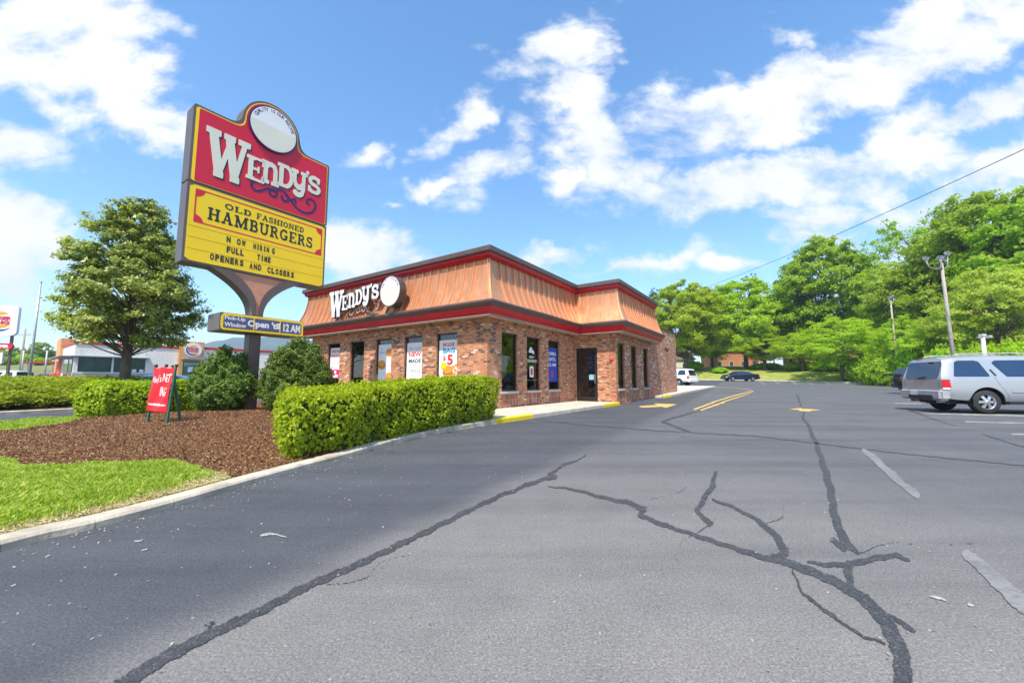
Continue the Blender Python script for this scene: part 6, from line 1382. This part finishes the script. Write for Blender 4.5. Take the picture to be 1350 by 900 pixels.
    # rear glass, bumpers, lamps
    if sp['rearz']:
        fr_ = lambda o: (lambda a, b, d: (rk(0, b) - o - d, a, b)); z0, z1 = sp['rearz']
        m_ = MB(); shape(m_, lambda X, Y: sd_box(X, Y, -.74 + .0, .74, z0, z1, .09), (-.8, .8, z0 - .05, z1 + .05), .05, fr_(.004), .004); rw = m_.build('rear_window', 'autoglass', body, fixn=False)
        if detail:
            m_ = MB(); m_.box(-.03, -.006 + .03, -.1, .1, 1.80, 1.83); m_.build('brake_light', 'tail', body)
            MB().bar((.0, -.25, 1.22), (-.02, .12, 1.19), .02, .02).build('wiper', 'plastic', rw)
            m_ = MB(); shape(m_, lambda X, Y: np.abs(sd_box(X, Y, -.76, .76, .80, 1.13, .05)) - .005, (-.8, .8, .76, 1.17), .02, fr_(.003), 0); m_.build('tailgate_seam', 'plastic', body, fixn=False)
            MB().box(-.02, 0, -.22, .22, 1.125, 1.15).build('tailgate_handle', 'plastic', body)
            m_ = MB(); shape(m_, lambda X, Y: np.abs(sd_ell(X, Y, 0, 1.03, .055, .05)) - .009, (-.08, .08, .95, 1.1), .01, fr_(.004), .006); m_.build('badge', 'chrome', body, fixn=False)
    b0, b1 = sp['bump']
    for xa, xb in ((-.11, .22), (L_ - .25, L_ + .06)): MB().box(xa, xb, -W_ * .965, W_ * .965, b0, b1).build('bumper', ('bumpgrey' if mt == 'silver' else mt), body, bevel=.07, seg=3)
    if detail:
        MB().box(-.118, -.111, -.62, .45, b0 + .02, b0 + .17).build('bumper_step', 'plastic', body)
        MB().box(-.125, -.119, .02, .34, b0 + .16, b0 + .31).build('licence_plate', 'plate', body)
        MB().bar((-.25, 0, b0 - .02), (.3, 0, b0 - .02), .08, .08).box(-.28, -.2, -.1, .1, b0 - .06, b0 + .02).build('tow_hitch', 'plastic', body)
        MB().tube([(.05, -.55, b0 - .05), (.6, -.5, b0 - .05)], .035, 10).build('exhaust', 'metalgrey', body); MB().box(.3, L_ - .5, -.6, .6, b0 - .12, b0 + .05).build('underbody', 'plastic', body)
    else: MB().box(.2, L_ - .3, -.6, .6, b0 - .08, b0 + .05).build('underbody', 'plastic', body)
    for s in (-1, 1): MB().box(L_ - .22, L_ - .02, min(s * .5, s * .82), max(s * .5, s * .82), sp['bump'][1] - .02, sp['bump'][1] + .14).build('headlight', 'lens', body, bevel=.03)
    R_ = sp['wr']; w2 = sp['ww'] / 2
    for rx in sp['rx']:
        for s in (-1, 1):
            c = (rx, s * (W_ - .10 - w2 + .06), R_); wh = MB().lathe([(R_ * .6, -w2), (R_ * .88, -w2), (R_ * .97, -w2 * .8), (R_, -w2 * .4), (R_, w2 * .4), (R_ * .97, w2 * .8), (R_ * .88, w2), (R_ * .6, w2)], c, 'y', 36).build('wheel', 'tyre', t, fixn=False)
            m_ = MB(); ro = R_ * .62; yo = s * w2 * .8
            m_.lathe([(ro, -s * w2 * .9), (ro * .93, -s * w2 * .3), (ro * .9, s * w2 * .75), (ro, yo * s * s), (ro * 1.02, s * w2 * .95)], c, 'y', 30)
            for k in range(6):
                q = k * math.pi / 3; d1 = Vector((math.cos(q), 0, math.sin(q))); e1 = Vector((-math.sin(q), 0, math.cos(q))); c0 = Vector(c) + Vector((0, s * w2 * .72, 0))
                a0, a1 = c0 + d1 * ro * .12, c0 + d1 * ro * .95; w0_, w1_ = ro * .13, ro * .2; y2 = Vector((0, s * .035, 0))
                m_.add([a0 - e1 * w0_ + y2, a0 + e1 * w0_ + y2, a1 + e1 * w1_, a1 - e1 * w1_, a0 - e1 * w0_ - y2, a0 + e1 * w0_ - y2, a1 + e1 * w1_ - y2, a1 - e1 * w1_ - y2], [(0, 1, 2, 3), (7, 6, 5, 4), (0, 3, 7, 4), (1, 5, 6, 2), (0, 4, 5, 1), (3, 2, 6, 7)])
            m_.lathe([(0, s * w2 * 1.05), (ro * .2, s * w2 * 1.0), (ro * .26, s * w2 * .6)], c, 'y', 16); m_.build('rim', 'rim', wh, fixn=True)
            MB().lathe([(0, 0), (ro * .9, 0), (ro * .9, s * .02), (0, s * .02)], (c[0], c[1], c[2]), 'y', 20).build('brake_disc', 'plastic', wh)
    return t
def world_of(near_rear_wheel, rz, sp):    # place by the ground point of the right rear wheel
    c, s = math.cos(rz), math.sin(rz); lx, ly = sp['rx'][0], -(sp['W'] - .1)
    return near_rear_wheel[0] - (lx * c - ly * s), near_rear_wheel[1] - (lx * s + ly * c)
rzA = R(-12.8); x_, y_ = world_of((15.58, 13.05), rzA, SUV)
vehicle('suv', 'large silver sport utility vehicle cut off by the right picture edge', 'car', x_, y_, gz(13), rzA, SUV, 'silver')
rzB = R(-12); xb_, yb_ = atx(1196, 26) , 26.6
dv = vehicle('suv', 'dark vehicle with spare wheel and bicycle rack behind the silver one', 'car', xb_ + .25, yb_, gz(26.5), rzB, dict(SUV, L=4.2, top=[(0, 1.72), (.2, 1.76), (2.4, 1.76), (2.9, 1.68), (3.2, 1.15), (4.1, 1.05), (4.2, .8)], rx=(.8, 3.4), wins=[[(.25, 1.2), (1.1, 1.2), (1.1, 1.6), (.35, 1.6)], [(1.2, 1.2), (2.8, 1.2), (2.6, 1.6), (1.2, 1.6)]], rearz=(1.15, 1.62)), 'black_car', None, False)
m_ = MB(); m_.lathe([(0, -.28), (.33, -.28), (.37, -.22), (.37, -.04), (.33, 0), (0, 0)], (-.03, 0, .95), 'x', 30); sw = m_.build('spare_wheel_cover', 'tyre', dv)
m_ = MB(); m_.tube([(-.1, .25, 1.25), (-.9, .3, 1.3)], .03, 8).tube([(-.1, -.25, 1.25), (-.9, -.3, 1.3)], .03, 8)
for q in (-.3, -.5, -.7, -.88): m_.bar((q, -.42, 1.33), (q, .42, 1.33), .05, .05)
m_.build('bicycle_rack', 'plastic', dv)
vehicle('suv', 'white sport utility vehicle half hidden behind the blank brick wall', 'car', atx(914, 43), 43, gz(43), R(180 - 52), SUV, 'white_car', None, False)
vehicle('sedan', 'dark blue sedan parked against the far grass bank', 'car', atx(997, 57.5), 57.5, gz(57), R(180), SEDAN, 'navy_car', None, False)
zc = gz(40)
vehicle('sedan', 'blue car roof showing above the hedge beside the banner', 'car', atx(266, 24), 24, .0, R(178), dict(SEDAN), 'blue_car', None, False)
vehicle('pickup', 'white car parked left of the flagpole on the far lot', 'car', atx(34, 42), 42, .2, R(180), SUV, 'white_car', None, False)
vehicle('sedan', 'blue car cut off by the left picture edge', 'car', atx(4, 38), 38, .25, R(185), SEDAN, 'blue_car', None, False)
vehicle('sedan', 'red car parked right of the flagpole on the far lot', 'car', atx(42, 45), 45, .45, R(0), SEDAN, 'red_car', None, False)
vehicle('sedan', 'dark car parked against the far restaurant corner', 'car', atx(58, 48), 48, .5, R(0), SEDAN, 'black_car', None, False)
t = thing('roof_vent', 'dark rooftop exhaust fan peeking over the copper roof beside the tall sign', 'vent', (*L2W(1.6, 10.4), 5.36)); MB().box(-.14, .14, -.14, .14, 0, .8).build('housing', 'browntrim', t, bevel=.01); MB().lathe([(0, 0), (.2, 0), (.32, .1), (.30, .2), (.12, .36), (0, .38)], (0, 0, .8)).build('hood', 'metalgrey', t); MB().bar((.1, 0, .3), (.1, .9, .42), .03, .03).build('guy_arm', 'browntrim', t)

# ================================================================== SKY AND LIGHT
SUN_AZ = (-.30, -.954); EL = R(57)
w = bpy.data.worlds.new('World'); scene.world = w; w.use_nodes = True
ns, ls = w.node_tree.nodes, w.node_tree.links; bg = ns['Background']
sky = ns.new('ShaderNodeTexSky'); sky.sky_type = 'NISHITA'; sky.sun_disc = False; sky.sun_elevation = EL; sky.sun_rotation = math.atan2(SUN_AZ[0], SUN_AZ[1]); sky.air_density = 1.0; sky.dust_density = .5; sky.ozone_density = 2.0
tc = ns.new('ShaderNodeTexCoord').outputs['Generated']
sep = ns.new('ShaderNodeSeparateXYZ'); ls.new(tc, sep.inputs[0])
yq = mathn(ns, ls, 'MAXIMUM', mathn(ns, ls, 'ABSOLUTE', sep.outputs[1]), .05)
cmb = ns.new('ShaderNodeCombineXYZ'); ls.new(mathn(ns, ls, 'DIVIDE', sep.outputs[0], yq), cmb.inputs[0]); ls.new(mathn(ns, ls, 'DIVIDE', sep.outputs[2], yq), cmb.inputs[1]); pl = cmb.outputs[0]
# cloud banks: (x, y, half length, half width, slope in degrees, weight), in photograph units of the sky plane
CL = [(60, 60, 130, 95, 20, 1), (170, 110, 95, 60, 30, 1), (230, 160, 50, 45, 40, .9), (110, 20, 110, 40, 0, 1), (20, 190, 75, 35, 15, .8), (30, 300, 85, 55, 15, 1.1), (-40, 330, 120, 60, 0, 1), (495, 200, 34, 18, -15, .62), (470, 335, 75, 38, 10, 1), (410, 340, 40, 28, 0, .8),
      (745, 60, 62, 45, -20, 1), (610, 150, 60, 24, -45, .8), (650, 215, 75, 34, -40, .85), (760, 130, 85, 38, 30, .85), (800, 175, 70, 50, 10, .8), (575, 243, 36, 14, -5, .75), (738, 237, 26, 18, 0, .8),
      (930, 160, 110, 50, -8, 1.3), (1060, 125, 130, 46, -18, 1.35), (1230, 62, 190, 56, -22, 1.45), (1340, 10, 110, 55, -20, 1.3), (1010, 242, 165, 34, -4, 1.35), (1150, 222, 120, 34, -12, 1.25), (1270, 150, 130, 32, -20, 1.15), (1340, 205, 110, 30, -20, .9), (1060, 55, 36, 18, 25, .7), (880, 200, 120, 22, -25, .7), (1090, 290, 120, 24, -15, .55), (1250, 290, 140, 50, -15, .62),
      (730, 338, 48, 20, 0, .85), (800, 358, 110, 14, -8, .6), (975, 352, 34, 12, 0, .6), (1070, 315, 60, 14, -20, .5), (520, 262, 20, 8, 0, .5), (880, 345, 60, 10, -10, .5)]
def toplane(px, py): r = ray(px, py); return r[0] / r[1], r[2] / r[1]
dens = None
nd = ns.new('ShaderNodeTexNoise'); nd.inputs['Scale'].default_value = 4.5; nd.inputs['Detail'].default_value = 10; nd.inputs['Roughness'].default_value = .6; ls.new(pl, nd.inputs['Vector'])
warp = ns.new('ShaderNodeVectorMath'); warp.operation = 'MULTIPLY_ADD'; ls.new(nd.outputs['Color'], warp.inputs[0]); warp.inputs[1].default_value = (.30, .22, 0); 
off = ns.new('ShaderNodeVectorMath'); off.operation = 'ADD'; ls.new(pl, off.inputs[0]); off.inputs[1].default_value = (-.15, -.11, 0); ls.new(off.outputs[0], warp.inputs[2])
for (px, py, a, b, ang, wt) in CL:
    x0, y0 = toplane(px, py); mp = ns.new('ShaderNodeMapping'); mp.vector_type = 'TEXTURE'; ls.new(warp.outputs[0], mp.inputs[0]); mp.inputs['Location'].default_value = (x0, y0, 0); mp.inputs['Rotation'].default_value = (0, 0, R(-ang)); mp.inputs['Scale'].default_value = (a / 518 * 1.15, b / 518 * 1.15, 1)
    ln = ns.new('ShaderNodeVectorMath'); ln.operation = 'LENGTH'; ls.new(mp.outputs[0], ln.inputs[0])
    v = mathn(ns, ls, 'MULTIPLY', mathn(ns, ls, 'SUBTRACT', 1.25, ln.outputs['Value']), wt); v = mathn(ns, ls, 'MINIMUM', v, .72)
    dens = v if dens is None else mathn(ns, ls, 'MAXIMUM', dens, v)
st = ns.new('ShaderNodeMapping'); st.inputs['Rotation'].default_value = (0, 0, R(-14)); st.inputs['Scale'].default_value = (.8, 1.35, 1); ls.new(pl, st.inputs[0])
nb = noise(ns, ls, st.outputs[0], 4.6, 14, .62, .15); nbig = noise(ns, ls, st.outputs[0], 2.2, 4, .5)
d2 = mathn(ns, ls, 'ADD', dens, mathn(ns, ls, 'MULTIPLY', mathn(ns, ls, 'SUBTRACT', nb, .5), 3.2))
front = mathn(ns, ls, 'GREATER_THAN', sep.outputs[1], .04)
# elsewhere in the sky: scattered fair weather clouds
nback = noise(ns, ls, tc, 3.0, 9, .6, .2); db = mathn(ns, ls, 'MULTIPLY', mathn(ns, ls, 'SUBTRACT', nback, .47), 4)
dd = mathn(ns, ls, 'ADD', mathn(ns, ls, 'MULTIPLY', d2, front), mathn(ns, ls, 'MULTIPLY', db, mathn(ns, ls, 'SUBTRACT', 1, front)))
mr = ns.new('ShaderNodeMapRange'); mr.interpolation_type = 'SMOOTHSTEP'; ls.new(dd, mr.inputs[0]); mr.inputs[1].default_value = .0; mr.inputs[2].default_value = .82
alpha = mathn(ns, ls, 'MULTIPLY', mr.outputs[0], mathn(ns, ls, 'GREATER_THAN', sep.outputs[2], 0))
sh = ramp(ns, ls, mathn(ns, ls, 'ADD', mathn(ns, ls, 'MULTIPLY', nb, .5), mathn(ns, ls, 'MULTIPLY', nbig, .5)), [(.36, (4.0, 4.2, 4.55)), (.6, (5.2, 5.2, 5.2))])
hsv = ns.new('ShaderNodeHueSaturation'); hsv.inputs['Hue'].default_value = .497; hsv.inputs['Saturation'].default_value = 1.2; hsv.inputs['Value'].default_value = 1.34; ls.new(sky.outputs[0], hsv.inputs['Color'])
ls.new(mixc(ns, ls, alpha, hsv.outputs[0], sh), bg.inputs[0]); bg.inputs[1].default_value = .15
sd = bpy.data.lights.new('sun', 'SUN'); so = bpy.data.objects.new('sun', sd); COL.objects.link(so); sd.energy = 4.6; sd.angle = R(.5); sd.color = (1, .93, .81)
so.rotation_euler = Vector((SUN_AZ[0] * math.cos(EL), SUN_AZ[1] * math.cos(EL), math.sin(EL))).to_track_quat('Z', 'Y').to_euler(); so.location = (0, 0, 60)
vs = scene.view_settings; vs.view_transform = 'Standard'; vs.look = 'None'; vs.exposure = .6; vs.gamma = 1
c_ = scene.cycles; c_.max_bounces = 8; c_.transparent_max_bounces = 12; c_.volume_bounces = 0; c_.use_denoising = True; c_.use_adaptive_sampling = True; c_.adaptive_threshold = .02

# ---- the air between here and the blue ridge
hz = MB().box(-1590, 1590, -1590, 2300, -1.2, 185).build('haze', None); tag(hz, kind='stuff')
hm = bpy.data.materials.new('haze'); hm.use_nodes = True; hn = hm.node_tree; hn.nodes.clear()
ho = hn.nodes.new('ShaderNodeOutputMaterial'); hv = hn.nodes.new('ShaderNodeVolumePrincipled'); hv.inputs['Density'].default_value = .00042; hv.inputs['Color'].default_value = (.62, .78, 1, 1); hv.inputs['Anisotropy'].default_value = .1
hn.links.new(hv.outputs[0], ho.inputs['Volume']); hz.data.materials.append(hm)
